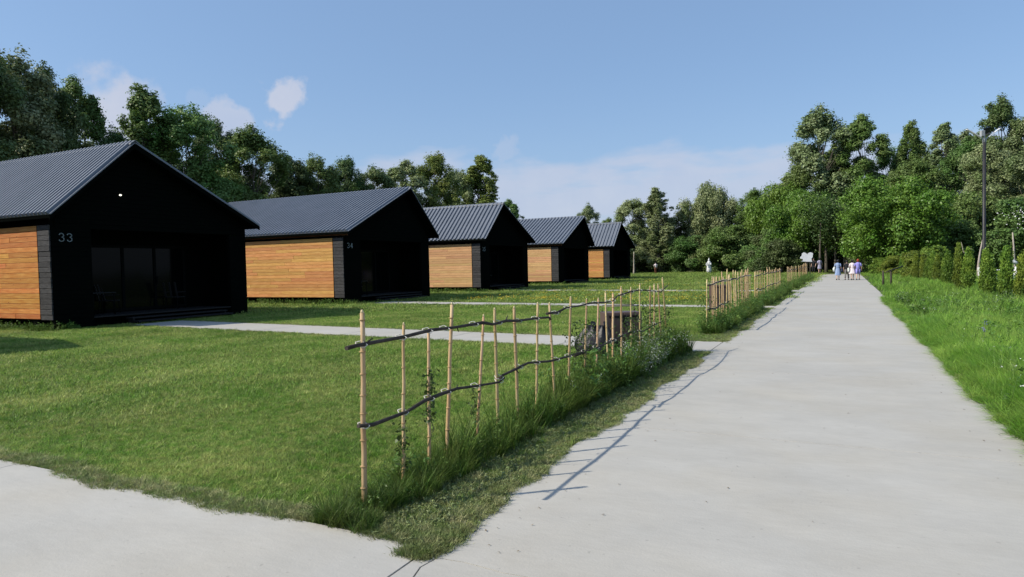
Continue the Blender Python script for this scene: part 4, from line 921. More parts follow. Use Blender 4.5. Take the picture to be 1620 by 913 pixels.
# ------------------------------------------------------------------ bins and bag
def bin_box(x, y, rz, w, h, label):
    t = tag(empty('waste_bin', (x, y, -0.02), rz), label, 'waste bin', 'brown two door waste bins')
    d = 0.40
    MB().box(-w/2, w/2, -d/2, d/2, 0.05, h, 0.008).build('cabinet', M['bin'], t)
    for s in (-1, 1):
        x0, x1 = (-w/2+0.012, -0.006) if s < 0 else (0.006, w/2-0.012)
        dr = MB().box(x0, x1, -d/2-0.018, -d/2-0.001, 0.07, h-0.02, 0.004).build('door', M['bin'], t)
        c = (x0+x1)/2; MB().box(c-0.11, c+0.11, -d/2-0.022, -d/2-0.0185, h-0.095, h-0.055).build('slot', M['bin_dark'], dr)
    MB().box(-0.03, 0.03, -d/2-0.024, -d/2-0.019, h-0.20, h-0.05).build('latch', M['bin_dark'], t)
    r = MB(); zz = h+0.11
    r.tube([(-w/2+0.03, -d/2+.05, h), (-w/2+0.03, -d/2+.05, zz), (w/2-0.03, -d/2+.05, zz), (w/2-0.03, -d/2+.05, h)], 0.011, 6)
    r.tube([(-w/2+0.03, d/2-.05, h), (-w/2+0.03, d/2-.05, zz), (w/2-0.03, d/2-.05, zz), (w/2-0.03, d/2-.05, h)], 0.011, 6)
    r.build('top_rail', M['bin_rail'], t)
    for a in (-1, 1):
        for b in (-1, 1): MB().box(a*(w/2-.05)-.02, a*(w/2-.05)+.02, b*(d/2-.05)-.02, b*(d/2-.05)+.02, 0, 0.049).build('foot', M['bin_dark'], t)
bin_box(-3.60, 11.55, R(34), 0.66, 0.76, 'brown two-door waste bin behind the nearest cane fence')
bin_box(-3.75, 23.3, R(25), 0.66, 0.84, 'brown waste bin behind the second cane fence')
def bag(x, y, r, h, seed, label):
    rs = np.random.RandomState(seed); n, k = 36, 16; v = []; f = []
    ph = rs.uniform(0, 6.28, 6)
    for i in range(k+1):
        s = i/k; rr = r*(math.sin(math.pi*(0.22+0.72*s))**0.7)*(1-0.25*s)
        for j in range(n):
            a = 2*math.pi*j/n
            q = 1+0.10*math.sin(3*a+ph[0]+2*s)+0.07*math.sin(7*a+ph[1]+5*s)+0.05*math.sin(13*a+ph[2]-6*s)+0.04*math.sin(9*s+ph[3]+2*a)+rs.uniform(-.02, .02)
            v.append((rr*q*math.cos(a), rr*q*math.sin(a)*0.8, h*s*(1+0.06*math.sin(4*a+ph[4]))))
    for i in range(k):
        for j in range(n): j2 = (j+1) % n; f.append((i*n+j, i*n+j2, (i+1)*n+j2, (i+1)*n+j))
    f += [tuple(range(n-1, -1, -1)), tuple(k*n+j for j in range(n))]
    t = tag(empty('rubbish_bag', (x, y, -0.02)), label, 'rubbish bag', 'black rubbish bags by the fence')
    MB().add(v, f, True).build('bag_body', M['bag'], t)
    MB().tube([(0, 0, h*0.93), (0.02, 0.01, h*1.03), (0.05, -0.02, h*1.12)], [r*0.24, r*0.07, r*0.16], 12).build('bag_neck', M['bag'], t)
bag(-4.02, 11.15, 0.31, 0.52, 3, 'left crumpled black rubbish bag behind the nearest fence')
bag(-3.66, 10.75, 0.26, 0.56, 8, 'right crumpled black rubbish bag leaning toward the brown bin')

# ------------------------------------------------------------------ trees
LT = [(-40.0, 18.7, 13.9, 1.8, 'broad', 'dark', 'dark broad tree cut by the left edge'), (-41.0, 20.9, 14.1, 1.9, 'broad', 'silver', 'silvery broad tree second from the left edge'),
 (-43.0, 23.6, 14.0, 1.6, 'broad', 'dark', 'dark tree third from the left above the nearest cabin roof'), (-44.0, 26.0, 14.3, 1.5, 'airy', 'mid', 'loose feathery tree left of the big white cloud'),
 (-42.0, 27.1, 11.0, 1.2, 'broad', 'dark', 'low dark tree below the big white cloud'), (-43.0, 30.0, 14.8, 2.3, 'poplar', 'mid', 'slim pointed tree right of the big white cloud'),
 (-42.0, 32.4, 13.9, 2.1, 'broad', 'mid', 'round topped tree right of the slim pointed tree'), (-45.0, 37.3, 14.0, 1.6, 'broad', 'dark', 'dark tree over the ridge end of the nearest cabin'),
 (-42.0, 38.3, 13.3, 2.0, 'airy', 'mid', 'ragged tree under the small round cloud'), (-44.0, 44.1, 12.0, 1.9, 'broad', 'dark', 'dark tree above the left end of the second roof'),
 (-43.0, 46.6, 12.1, 1.8, 'broad', 'mid', 'bushy tree over the second roof, left of its middle'), (-43.0, 50.4, 12.3, 1.7, 'broad', 'dark', 'dark tree over the middle of the second roof'),
 (-42.0, 53.7, 12.2, 1.8, 'broad', 'dark', 'low dark tree right of the middle of the second roof'), (-43.0, 60.3, 13.5, 2.1, 'airy', 'silver', 'silvery tree above the ridge end of the second cabin'),
 (-42.0, 64.6, 14.6, 2.2, 'broad', 'yellow', 'yellow green tree between the second and middle roofs'), (-45.0, 74.5, 14.8, 1.8, 'broad', 'silver', 'pale tree just left of the tall poplar'),
 (-42.0, 76.3, 16.6, 3.0, 'poplar', 'yellow', 'tall sunlit poplar above the middle cabin roof'), (-44.0, 87.7, 11.5, 1.5, 'airy', 'mid', 'small tree right of the tall sunlit poplar')]
for i, (x, y, H, r, kd, lf, lb) in enumerate(LT):
    tree(kd, i, x, y, H*1.01, r*(0.95 if kd == 'poplar' else 1.5), lf, 'poplar_tree' if kd == 'poplar' else 'broadleaf_tree', lb, group='trees behind the cabins')
i = 0
rt_ = random.Random(12)
for y in [15, 19, 23.5, 28.5, 33.5, 38, 42.5, 47, 51.5, 56.5, 62, 68, 75, 80]:
    tree('broad', i+1, -47.5+rt_.uniform(-1, 1), y+rt_.uniform(-1, 1), rt_.uniform(10.0, 12.0), 3.2, 'dark', 'broadleaf_tree', 'dark shaded tree in the second rank behind the cabins', group='second rank of trees behind the cabins'); i += 1
for y in range(12, 92, 5):
    tree('bush', i, -39.5+rt_.uniform(-1, 1), y+rt_.uniform(-1, 1), rt_.uniform(4, 6.5), 3.0, 'dark', 'shrub', 'dark shrub at the foot of the trees behind the cabins', 'shrub', 'shrubs under the trees behind the cabins'); i += 1
CT = [(-36.2, 99.7, 11.3, 2.2, 'broad', 'silver', 'small pale tree above the last cabin roof'), (-34.9, 105.9, 9.2, 2.1, 'broad', 'mid', 'low green tree right of the small pale tree'),
 (-31.6, 109.9, 13.0, 3.5, 'broad', 'silver', 'silvery rounded tree right of the last cabin'), (-26.9, 107.9, 14.6, 2.2, 'poplar', 'silver', 'slender pale tree with a thin top beyond the lawn'),
 (-24.7, 113.2, 10.2, 2.7, 'broad', 'dark', 'low dark tree left of the big silvery tree'), (-19.5, 113.0, 15.9, 4.6, 'round', 'silver', 'big silvery tree above the white statue'),
 (-16.0, 117.6, 11.0, 2.5, 'airy', 'silver', 'pale tree half hidden right of the big silvery tree'), (-12.3, 110.6, 12.8, 3.4, 'broad', 'mid', 'green tree between the big silvery tree and the tall group'),
 (-8.1, 103.8, 13.9, 4.8, 'round', 'bright', 'bright green tree left of where the path enters the wood')]
for i, (x, y, H, r, kd, lf, lb) in enumerate(CT):
    tree(kd, i+1, x, y, H, r*(0.95 if kd == 'round' else 1.1), lf, 'poplar_tree' if kd == 'poplar' else 'broadleaf_tree', lb, group='trees beyond the far lawn')
RT = [(-3.0, 111.2, 24.7, 5.2, 'airy', 'silver', 'tallest grey green tree over the end of the path'), (2.4, 111.6, 22.8, 4.2, 'airy', 'mid', 'tall tree right of the tallest grey green one'),
 (6.2, 117.8, 18.5, 3.8, 'broad', 'mid', 'lower tree in the dip of the right hand skyline'), (8.7, 112.5, 21.5, 2.4, 'poplar', 'mid', 'left of the two slim poplars on the right'),
 (12.3, 109.8, 20.8, 2.6, 'poplar', 'silver', 'right of the two slim poplars on the right'), (15.9, 116.0, 20.0, 2.6, 'poplar', 'silver', 'pale poplar just left of the lamp post top'),
 (18.0, 103.7, 21.8, 3.4, 'airy', 'dark', 'dark high tree behind the lamp post top'), (20.9, 100.6, 19.5, 4.0, 'broad', 'silver', 'silvery tree at the right edge'),
 (4.7, 79.5, 10.6, 5.6, 'round', 'bright', 'big round bright green tree right of the path end'), (-3.9, 92.5, 11.2, 4.8, 'round', 'bright', 'low bright tree over the path entrance to the wood'),
 (15.0, 95.3, 15.0, 3.6, 'broad', 'silver', 'silvery tree behind the middle of the lamp post'), (18.5, 89.9, 13.5, 3.9, 'broad', 'silver', 'pale leafed tree right of the lamp post'),
 (12.4, 88.2, 9.0, 3.6, 'bush', 'mid', 'dark green thicket tree left of the lamp post'), (15.6, 76.1, 7.0, 3.4, 'bush', 'mid', 'low bushy tree with pale blossom right of the lamp post'),
 (10.2, 85.1, 6.0, 3.0, 'bush', 'mid', 'low bush below the big round tree'), (-15.5, 103.0, 7.0, 3.6, 'bush', 'mid', 'green bush behind the white statue'),
 (-1.2, 118.5, 20.5, 3.6, 'poplar', 'mid', 'pointed tree filling the gap between the two tallest trees'), (10.5, 119.0, 18.5, 3.0, 'broad', 'mid', 'tree filling in behind the two slim poplars'),
 (14.4, 104.0, 17.0, 3.2, 'airy', 'mid', 'loose tree in front of the pale poplar left of the lamp post'), (23.5, 98.0, 20.5, 3.6, 'airy', 'mid', 'tall tree beyond the right edge'),
 (-6.0, 108.0, 15.5, 3.6, 'broad', 'mid', 'lower shoulder tree left of the tallest grey green tree'), (8.3, 100.0, 14.5, 4.0, 'broad', 'mid', 'tree rising just behind the big round bright one')]
for i, (x, y, H, r, kd, lf, lb) in enumerate(RT):
    tree(kd, i, x, y, H*1.02, r*(0.93 if kd == 'round' else 1.02), lf, 'poplar_tree' if kd == 'poplar' else 'broadleaf_tree', lb, group='trees at the end of the path')
for x, y, h in ((-3.6, 116, 3.2), (-1.2, 117, 3.6), (1.2, 115, 4.2), (-5.8, 115, 4.0), (3.6, 116, 4.5)):
    tree('bush', int(x*3), x, y, h, 2.4, 'yellow', 'shrub', 'sunlit yellow green bush seen through the gap where the path ends', 'shrub', 'sunlit bushes beyond the end of the path')
# understorey bushes, dark, filling the foot of the far trees
ub = [(-33.5, 112.5, 5), (-29, 111.5, 4.5), (-25, 110, 6), (-22, 107.5, 6), (-18.5, 108, 6.5), (-12, 104, 6), (-9.5, 98.5, 5.5), (-11, 100, 4.5), (-7.2, 94, 6), (-6.9, 89.5, 4.6),
      (3.6, 84.5, 4.5), (7.3, 86, 5.5), (9, 90, 7), (13.5, 92, 8), (18.5, 86, 6.5), (17, 93, 8), (22, 92, 9), (21, 84, 6), (11, 94, 8), (24, 98, 10)]
ub.sort(key=lambda q: q[0]/q[1])
for j, (x, y, h) in enumerate(ub):
    od = ['first', 'second', 'third', 'fourth', 'fifth', 'sixth', 'seventh', 'eighth', 'ninth', 'tenth', 'eleventh', 'twelfth', 'thirteenth', 'fourteenth', 'fifteenth', 'sixteenth', 'seventeenth', 'eighteenth', 'nineteenth', 'last'][j]
    tree('bush', j, x, y, h, h*0.55, 'dark' if j % 3 else 'mid', 'shrub', 'dark green undergrowth bush under the far trees, ' + od + ' counted from the left', 'shrub', 'undergrowth bushes under the far trees')
# bare trunks standing where the path enters the wood
def bare(x, y, h, r, lean, label, m='bark', name='slender_tree', cat='tree', crown=True):
    t = tag(empty(name, (x, y, 0)), label, cat, 'trunks where the path enters the wood' if m == 'bark' else None)
    pts = [(lean*h*s*s, 0.1*math.sin(s*5), h*s-0.05) for s in (0, .15, .3, .5, .7, 1)]
    MB().tube(pts, [r*1.3, r, r*.9, r*.75, r*.6, r*.4], 8).build('trunk', M[m], t)
    if crown:
        rs = np.random.RandomState(int(abs(x)*10+y)); n = 2600
        C = rs.normal(0, 1, (n, 3))*np.array([1.1, 1.1, 1.3])+np.array([pts[-1][0], 0, h+0.5]); V, F = leaves(rs, C, np.tile((0, 0, 1.0), (n, 1)), 0.22, 0.6, 0.8)
        link('crown', np_mesh('crown', V, F, LEAF['dark'], rs.uniform(0, 1, n)), t)
for j, (x, y, r, ln) in enumerate([(-2.55, 88, .15, .02), (-1.9, 90, .18, -.03), (-0.9, 90, .14, .0), (0.05, 90, .12, .02), (0.75, 91, .13, -.02), (1.3, 89, .16, .03), (1.9, 92, .12, .0), (-3.1, 93, .15, .05)]):
    bare(x, y, random.uniform(5, 6.2), r, ln, ['leftmost leaning dark trunk right of the white sign', 'thick dark trunk right of the leftmost leaning one', 'upright dark trunk above the blue dressed walker', 'thin dark trunk between the walkers\' heads',
         'dark trunk behind the pale pink walker', 'dark trunk behind the red haired walker', 'rightmost thin dark trunk beside the round green tree', 'dark trunk nearest the two shaded figures'][j])
bare(-27.8, 96.0, 3.4, 0.12, 0.03, 'white barked thin trunk right of the last cabin', 'bark_pale', 'birch_tree', 'tree', False)
bare(-29.0, 97.5, 2.8, 0.19, 0.06, 'crooked pinkish trunk beside the last cabin wall', 'bark_pale', 'crooked_tree', 'tree', False)
for j, (x, y, h, ln) in enumerate(((9.0, 60, 3.2, 0.10), (11.6, 62, 3.4, -0.05))):
    bare(x, y, h, 0.09, ln, ['slanting grey bare trunk just right of the lamp post', 'grey bare trunk second to the right of the lamp post'][j], 'bark_pale', 'bare_tree', 'tree', False)
sp = tag(empty('bare_sapling', (5.4, 38.5, 0)), 'leafless forked sapling rising from the thuja row', 'tree')
MB().tube([(0, 0, 0), (0.02, 0, 1.1), (0.0, 0, 1.7)], [.03, .025, .015], 6).tube([(0, 0, 1.5), (-0.22, 0, 1.85), (-0.3, 0, 2.3)], [.016, .012, .006], 5).tube([(0, 0, 1.6), (0.1, 0, 2.0)], [.014, .006], 5).build('trunk', M['bark_pale'], sp)
# far wood closing the view behind the trees
def wood(name, spots, label, seed):
    rs = np.random.RandomState(seed); Cs = []
    for (x, y, h, r) in spots:
        n = 2600; d = unit(rs.normal(0, 1, (n, 3))); d[:, 2] = np.abs(d[:, 2]); C = d*np.array([r, r, h])*rs.uniform(.7, 1.03, (n, 1)) + rs.normal(0, .3, (n, 3)) + np.array([x, y, 0])
        Cs.append(C)
    C = np.concatenate(Cs); V, F = leaves(rs, C, rs.normal(0, .6, C.shape)+np.array([0, 0, 1.0]), 0.55, 0.6, 0.6)
    o = link(name, np_mesh(name, V, F, LEAF['dark'], rs.uniform(0, 1, len(F)))); tag(o, label, 'wood', kind='stuff')
rw = random.Random(8)
wood('far_wood', [(x, 128+rw.uniform(-3, 3)-max(0, x)*0.15, rw.uniform(8, 10)+(3 if x > 5 else 0), 4.5) for x in range(-62, 46, 5) if not (-5.5 < x < -1.5)], 'dark wood closing the view behind the far trees', 1)
wood('left_wood', [(-54+rw.uniform(-1, 1), y, rw.uniform(8, 10), 4.5) for y in range(5, 125, 5)], 'dark wood behind the trees on the left', 2)
# blossom on the low tree at the right
bl = [(14.6, 74.3, 5.3), (16.2, 73.6, 5.8), (17.4, 74.6, 5.0), (15.4, 73.2, 4.3)]
rsb = np.random.RandomState(5); C = np.concatenate([rsb.normal(0, 1, (60, 3))*np.array([.9, .5, .4])+np.array(b) for b in bl]); V_, F_ = leaves(rsb, C, np.tile((-0.3, -0.7, .6), (len(C), 1)), 0.13, 0.8, 0.5)
tag(link('blossom', np_mesh('blossom', V_, F_, M['white_petal'], np.ones(len(F_)))), 'white blossom clusters on the low tree right of the lamp post', 'blossom', kind='stuff')

# thuja row
def thuja_mesh(seed, H, r, lean):
    rs = np.random.RandomState(seed); n = 6500
    z = rs.uniform(0.0, 1, n)**0.9; a = rs.uniform(0, 6.28, n); pr = r*np.minimum(1, (z+0.12)*3.2)*np.clip(1-z, 0.0, 1)**0.42*(1.02+0.10*np.sin(z*19+seed))
    lump = 1+0.18*np.sin(5*a+z*9+seed)+0.13*np.sin(9*a-z*15); rr = pr*lump*np.sqrt(rs.uniform(0.35, 1.08, n))
    C = np.stack([rr*np.cos(a)+lean*z*z*H, rr*np.sin(a), 0.05+z*H*(1+0.03*np.sin(3*a))], 1)
    C += (rs.normal(0, 1, (40, 3))*np.array([.03, .03, .05]))[rs.randint(0, 40, n)]
    out = np.stack([np.cos(a), np.sin(a), np.full(n, 0.5)], 1)
    nrm = unit(out+rs.normal(0, .5, (n, 3))); ax = unit(np.stack([np.cos(a)*.35, np.sin(a)*.35, np.ones(n)], 1)+rs.normal(0, .3, (n, 3))); sd = unit(np.cross(nrm, ax))
    L = rs.uniform(.05, .10, n)[:, None]; w = L*0.5
    V = np.stack([C-ax*L*.5, C+sd*w*.5, C+ax*L*.5, C-sd*w*.5], 1).reshape(-1, 3)
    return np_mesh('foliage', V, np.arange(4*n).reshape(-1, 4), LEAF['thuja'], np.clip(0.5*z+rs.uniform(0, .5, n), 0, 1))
TM = [thuja_mesh(1, 1.7, .225, .03), thuja_mesh(2, 1.6, .20, -.05), thuja_mesh(3, 1.85, .24, .06), thuja_mesh(4, 1.5, .21, .0)]
tm = MB().tube([(0, 0, -.03), (0, 0, .9), (0.01, 0, 1.4)], [.03, .02, .008], 6); tme = bpy.data.meshes.new('trunk'); tme.from_pydata(tm.v, [], tm.f); tme.materials.append(M['bark'])
ys = [25.4, 27.7, 29.5, 32.5, 34.1, 37.0, 39.6, 41.9, 44.0, 47.3, 49.5, 52.0, 54.5, 57.0, 60.0, 63.0, 66.5, 70.0, 74.0]
ordn = ['first', 'second', 'third', 'fourth', 'fifth', 'sixth', 'seventh', 'eighth', 'ninth', 'tenth', 'eleventh', 'twelfth', 'thirteenth', 'fourteenth', 'fifteenth', 'sixteenth', 'seventeenth', 'eighteenth', 'nineteenth', 'twentieth']
rj = random.Random(3)
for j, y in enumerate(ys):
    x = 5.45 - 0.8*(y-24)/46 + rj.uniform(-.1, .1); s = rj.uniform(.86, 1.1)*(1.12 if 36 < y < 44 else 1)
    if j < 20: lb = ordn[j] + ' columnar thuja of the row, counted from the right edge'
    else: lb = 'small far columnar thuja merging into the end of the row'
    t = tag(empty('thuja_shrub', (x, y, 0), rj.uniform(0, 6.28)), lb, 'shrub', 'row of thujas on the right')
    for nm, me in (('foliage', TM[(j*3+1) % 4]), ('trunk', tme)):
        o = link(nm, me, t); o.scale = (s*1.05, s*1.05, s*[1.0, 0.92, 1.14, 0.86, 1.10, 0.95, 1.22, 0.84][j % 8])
for j, (x, y, h) in enumerate([(4.9, 60, 2.3), (5.6, 66, 2.3), (4.2, 72, 2.2), (6.5, 63, 2.4), (7.2, 58, 2.2), (3.3, 76, 2.0)]):
    tree('bush', j, x, y, h*[1, .8, .9, 1.1, .75, .9][j], 1.1, 'thuja', 'shrub', ['leftmost but one', 'third from the right', 'second from the left', 'second from the right', 'rightmost', 'leftmost and farthest'][j] + ' low olive green shrub past the far end of the thuja row', 'shrub', 'olive green shrubs past the thujas')

# ------------------------------------------------------------------ lamp post
lp = tag(empty('street_lamp', (6.66, 42.7, 0), YAW), 'tall dark pole with twin lamp arms and solar panel on top', 'street lamp')
MB().tube([(0, 0, -.03), (0, 0, .3), (0, 0, 7.6)], [.11, .085, .075], 12).build('pole', M['pole_metal'], lp)
MB().tube([(0, 0, -.03), (0, 0, .05)], .16, 12).build('base_plate', M['pole_metal'], lp)
MB().tube([(0, 0, 7.55), (0, 0, 7.95)], [.045, .045], 8).build('bracket', M['grey_metal'], lp)
for s, L, top in ((-1, .72, .42), (1, .62, .45)):
    a = MB().tube([(0.04*s, 0, 7.3), (.10*s, 0, 7.78), (.22*s, 0, 7.90)], [.025, .028, .026], 7).build('arm', M['grey_metal'], lp)
    c = Vector((.20*s, 0, 7.87)); e = Vector(((.20+L)*s, 0, 7.87+top)); d = (e-c).normalized()
    rm = Matrix((d, Vector((0, 1, 0)), d.cross(Vector((0, 1, 0))))).transposed()
    MB().obox((c+e)/2, (L*.60, .07, .018), rm).build('lamp_head', M['white_paint'], lp)
MB().obox((0.12, 0, 8.18), (.17, .03, .20), Matrix.Rotation(R(-14), 3, 'Y') @ Matrix.Rotation(R(25), 3, 'X')).build('solar_panel', M['solar'], lp)
MB().box(-.20, -.01, -.08, .08, 7.92, 8.22, .01).build('battery_box', M['grey_metal'], lp)

# ------------------------------------------------------------------ low rail, sign, statue, tables
rl = tag(empty('post_and_rail', (1.85, 39.9, 0)), 'two old wooden posts with a slanting rail at the right path edge', 'rail')
for (x, y, h) in ((0.0, 0.0, .95), (0.45, 1.7, .95)): MB().tube([(x, y, -.05), (x+.01, y, h*.5), (x, y, h)], [.055, .05, .045], 8).build('post', M['old_post'], rl)
MB().tube([(.18, .75, .86), (.45, 1.7, .95), (1.2, 4.4, 1.12)], .035, 7).build('rail', M['old_post'], rl)

sg = tag(empty('white_sign', (-2.95, 65.6, 0), 0.25), 'white sign board with a notched winged outline on a wooden post', 'sign')
out = [(-.50, -.34), (.42, -.40), (.36, -.12), (.47, .05), (.50, .38), (.30, .47), (.10, .40), (.02, .27), (-.08, .40), (-.26, .48), (-.42, .38), (-.46, .16), (-.60, .02), (-.56, -.10), (-.36, -.12), (-.34, -.26)]
MB().prism([(a, b+1.82) for a, b in out], 'y', -.02, .02).build('board', M['white_paint'], sg)
MB().box(-.05, .05, .021, .10, -.03, 2.0).box(.22, .30, .021, .09, -.03, 1.6).build('post', M['old_post'], sg)

def robed(x, y, label):
    t = tag(empty('robed_statue', (x, y, 0), 0.3), label, 'statue')
    mb = MB(); n = 20; prof = [(.27, .24), (.33, .30), (.31, .7), (.27, 1.05), (.25, 1.3), (.27, 1.5), (.20, 1.66), (.10, 1.74)]
    v = []; f = []
    for r, z in prof:
        for k in range(n):
            a = 2*math.pi*k/n; q = 1+.09*math.cos(a*7)*(1 if z < 1.3 else .3); v.append((r*q*math.cos(a), r*q*.75*math.sin(a), z))
    for i in range(len(prof)-1):
        for k in range(n): f.append((i*n+k, i*n+(k+1) % n, (i+1)*n+(k+1) % n, (i+1)*n+k))
    f += [tuple(range(n-1, -1, -1)), tuple((len(prof)-1)*n+k for k in range(n))]
    mb.add(v, f, True).build('robe', M['white_paint'], t)
    MB().lathe([(.03, 1.70), (.10, 1.76), (.125, 1.86), (.11, 1.97), (.05, 2.06), (.015, 2.16)], 12).build('hooded_head', M['white_paint'], t)
    MB().tube([(-.20, -.05, 1.48), (-.38, -.16, 1.30), (-.30, -.30, 1.42), (-.18, -.30, 1.52)], [.08, .09, .07, .05], 8).build('arm', M['white_paint'], t)
    MB().tube([(.22, -.05, 1.48), (.24, -.2, 1.2), (.05, -.28, 1.32)], [.08, .08, .05], 8).build('arm', M['white_paint'], t)
    MB().prism([(-.44, 1.10), (-.20, 1.06), (-.18, 1.48), (-.42, 1.54)], 'y', -.36, -.30).build('held_tablet', M['white_paint'], t)
    for s in (-.16, .16): MB().box(s-.06, s+.06, -.20, .08, -.03, .08, .02).tube([(s, 0, .05), (s, 0, .3)], .055, 7).build('foot', M['white_paint'], t)
robed(-16.7, 94.6, 'white robed statue with raised hand at the edge of the trees')

def table_set(x, y, rz, label):
    t = tag(empty('picnic_table', (x, y, 0), rz), label, 'table', 'white tables behind the thujas')
    MB().lathe([(.55, .72), (.57, .74), (.56, .76)], 20).build('table_top', M['white_paint'], t)
    MB().tube([(0, 0, 0.04), (0, 0, .72)], .04, 8).build('leg', M['white_paint'], t); MB().lathe([(.28, -.02), (.27, .03), (.05, .05)], 14).build('base', M['white_paint'], t)
table_set(8.45, 50.1, 0, 'white round table seen between thujas near the right edge')
table_set(11.0, 59.2, 0, 'farther white round table between the thujas near the right edge')
for j, (x, y, rz) in enumerate(((7.75, 49.6, 2.4), (9.4, 50.6, -1.0))):
    t = tag(empty('garden_chair', (x, y, 0), rz), ['white garden chair left of the nearer round table', 'white garden chair right of the nearer round table'][j], 'chair', 'white garden chairs behind the thujas')
    MB().box(-.23, .23, -.22, .22, .42, .45, .01).build('seat', M['white_paint'], t)
    MB().obox((0, .24, .68), (.22, .012, .24), Matrix.Rotation(R(-12), 3, 'X')).build('backrest', M['white_paint'], t)
    for a in (-1, 1):
        for b in (-1, 1): MB().tube([(a*.22, b*.21, -.02), (a*.2, b*.19, .42)], .018, 6).build('leg', M['white_paint'], t)
pb = tag(empty('sun_umbrella', (7.75, 42.3, 0)), 'folded down white sunshade tilted behind the rightmost thujas', 'sunshade')
MB().tube([(0, 0, 0), (0.05, 0, 1.0), (.12, 0, 1.45)], .025, 7).build('pole', M['grey_metal'], pb)
MB().tube([(-.30, 0, 1.46), (.02, 0, 1.30), (.32, 0, 1.18)], [.09, .12, .07], 9).build('canopy', M['white_paint'], pb)

# ------------------------------------------------------------------ people
def person(loc, rz, hgt, pose, label, top, bottom, hair, extra=(), hat=None, stride=0.25, sex='f', shoes='cloth_black'):
    """body: one skinned figure with five-fingered hands; clothes, hair, shoes and bags are children"""
    t = tag(empty('person', loc, rz), label, 'person'); k = hgt/1.70
    V = []; E = []; Rd = []
    def add(p, r, par=None):
        V.append((p[0]*k, p[1]*k, p[2]*k)); Rd.append(r*k)
        if par is not None: E.append((par, len(V)-1))
        return len(V)-1
    pel = add((0, 0, .93), .100); wa = add((0, 0, 1.08), .085, pel); chs = add((0, 0, 1.28), .100, wa); nk0 = add((0, 0, 1.42), .055, chs)
    nk = add((0, .01, 1.49), .052, nk0); jaw = add((0, .025, 1.545), .062, nk); sk = add((0, .005, 1.61), .085, jaw); add((0, .0, 1.665), .062, sk)
    nose = add((0, .10, 1.575), .014, jaw)
    for s in (-1, 1): add((s*.088, 0, 1.585), .014, sk)
    for s in (-1, 1):
        ph = s*stride
        hip = add((s*.095, 0, .88), .085, pel); kn = add((s*.10, ph*.45+.03, .50), .055, hip); an = add((s*.10, ph*1.0-.02, .10+abs(min(0, ph))*.15), .036, kn)
        add((s*.105, ph*1.0+.13, .045), .032, an)
        sh = add((s*.185, 0, 1.37), .055, chs); arm = pose[0 if s < 0 else 1]
        el = add((s*(.185+arm[0]), arm[1], 1.37-arm[2]), .038, sh); wr = add((s*(.185+arm[3]), arm[4], 1.37-arm[5]), .025, el)
        d = (Vector(V[wr])-Vector(V[el])).normalized()/1.0; W_ = Vector(V[wr])/k
        pm = add(tuple(W_+d*.05), .030, wr); sx_ = Vector((0, 1, 0)); 
        for q, L in zip((-1.5, -.5, .5, 1.5), (.055, .066, .062, .048)):
            b = add(tuple(W_+d*.085+sx_*q*.018), .009, pm); m2 = add(tuple(W_+d*(.085+L*.6)+sx_*q*.02), .008, b); add(tuple(W_+d*(.085+L)+sx_*q*.02+Vector((-s*.015, 0, 0))), .007, m2)
        th_ = add(tuple(W_+d*.035+sx_*.035), .010, wr); add(tuple(W_+d*.075+sx_*.05), .009, th_)
    me = bpy.data.meshes.new('body'); me.from_pydata(V, E, []); me.materials.append(M['skin'])
    b = link('body', me, t); md = b.modifiers.new('skin', 'SKIN'); md.use_smooth_shade = True
    for i, r in enumerate(Rd): me.skin_vertices[0].data[i].radius = (r, r)
    me.skin_vertices[0].data[0].use_root = True
    ss = b.modifiers.new('sub', 'SUBSURF'); ss.levels = 1; ss.render_levels = 1
    # torso garment with sleeves
    g = MB(); n = 16; g.lathe([(.15*k, .90*k), (.14*k, 1.08*k), (.165*k, 1.25*k), (.175*k, 1.36*k), (.11*k, 1.435*k), (.066*k, 1.46*k)], n, sy=.80)
    for s in (-1, 1):
        arm = pose[0 if s < 0 else 1]; a0 = Vector((s*.165, 0, 1.38))*k; a1 = Vector((s*(.185+arm[0]), arm[1], 1.37-arm[2]))*k; g.tube([a0, a0.lerp(a1, .5), a0.lerp(a1, .9)], [.062*k, .055*k, .052*k], 10)
    g.build('top', M[top], t)
    if bottom[0] == 'skirt':
        ln = bottom[1]; z1 = (.96-ln)*k; fl = bottom[3] if len(bottom) > 3 else .24
        v = []; f = []; n = 22; pr = [(.145, 1.0), (.165, .90), (.18+.3*(fl-.2), .78), (fl, z1/k)]
        for r, z in pr:
            for q in range(n):
                a = 2*math.pi*q/n; m_ = 1+.07*math.cos(a*6)*(1-(z-z1/k)); v.append((r*m_*k*math.cos(a), r*m_*.8*k*math.sin(a), z*k))
        for i in range(3):
            for q in range(n): f.append((i*n+q, i*n+(q+1) % n, (i+1)*n+(q+1) % n, (i+1)*n+q))
        MB().add(v, f, True).build('skirt', M[bottom[2]], t)
    else:
        p = MB(); p.lathe([(.135*k, .85*k), (.15*k, .92*k), (.135*k, 1.0*k)], 14, sy=.8)
        for s in (-1, 1):
            ph = s*stride; h_ = Vector((s*.09, 0, .90))*k; kn_ = Vector((s*.10, ph*.45+.03, .50))*k; an_ = Vector((s*.10, ph-.02, .14+abs(min(0, ph))*.15))*k
            pts = [h_, h_.lerp(kn_, .5), kn_] + ([kn_.lerp(an_, .5), an_] if bottom[1] > .5 else [])
            p.tube(pts, [.098*k, .085*k, .07*k, .06*k, .058*k][:len(pts)], 10)
        p.build('trousers', M[bottom[2]], t)
    for s in (-1, 1):
        ph = s*stride; c = Vector((s*.105, ph+.03, .03+abs(min(0, ph))*.05))*k
        MB().box(c.x-.045*k, c.x+.045*k, c.y-.10*k, c.y+.14*k, c.z-.03*k, c.z+.05*k, .018).build('shoe', M[shoes], t)
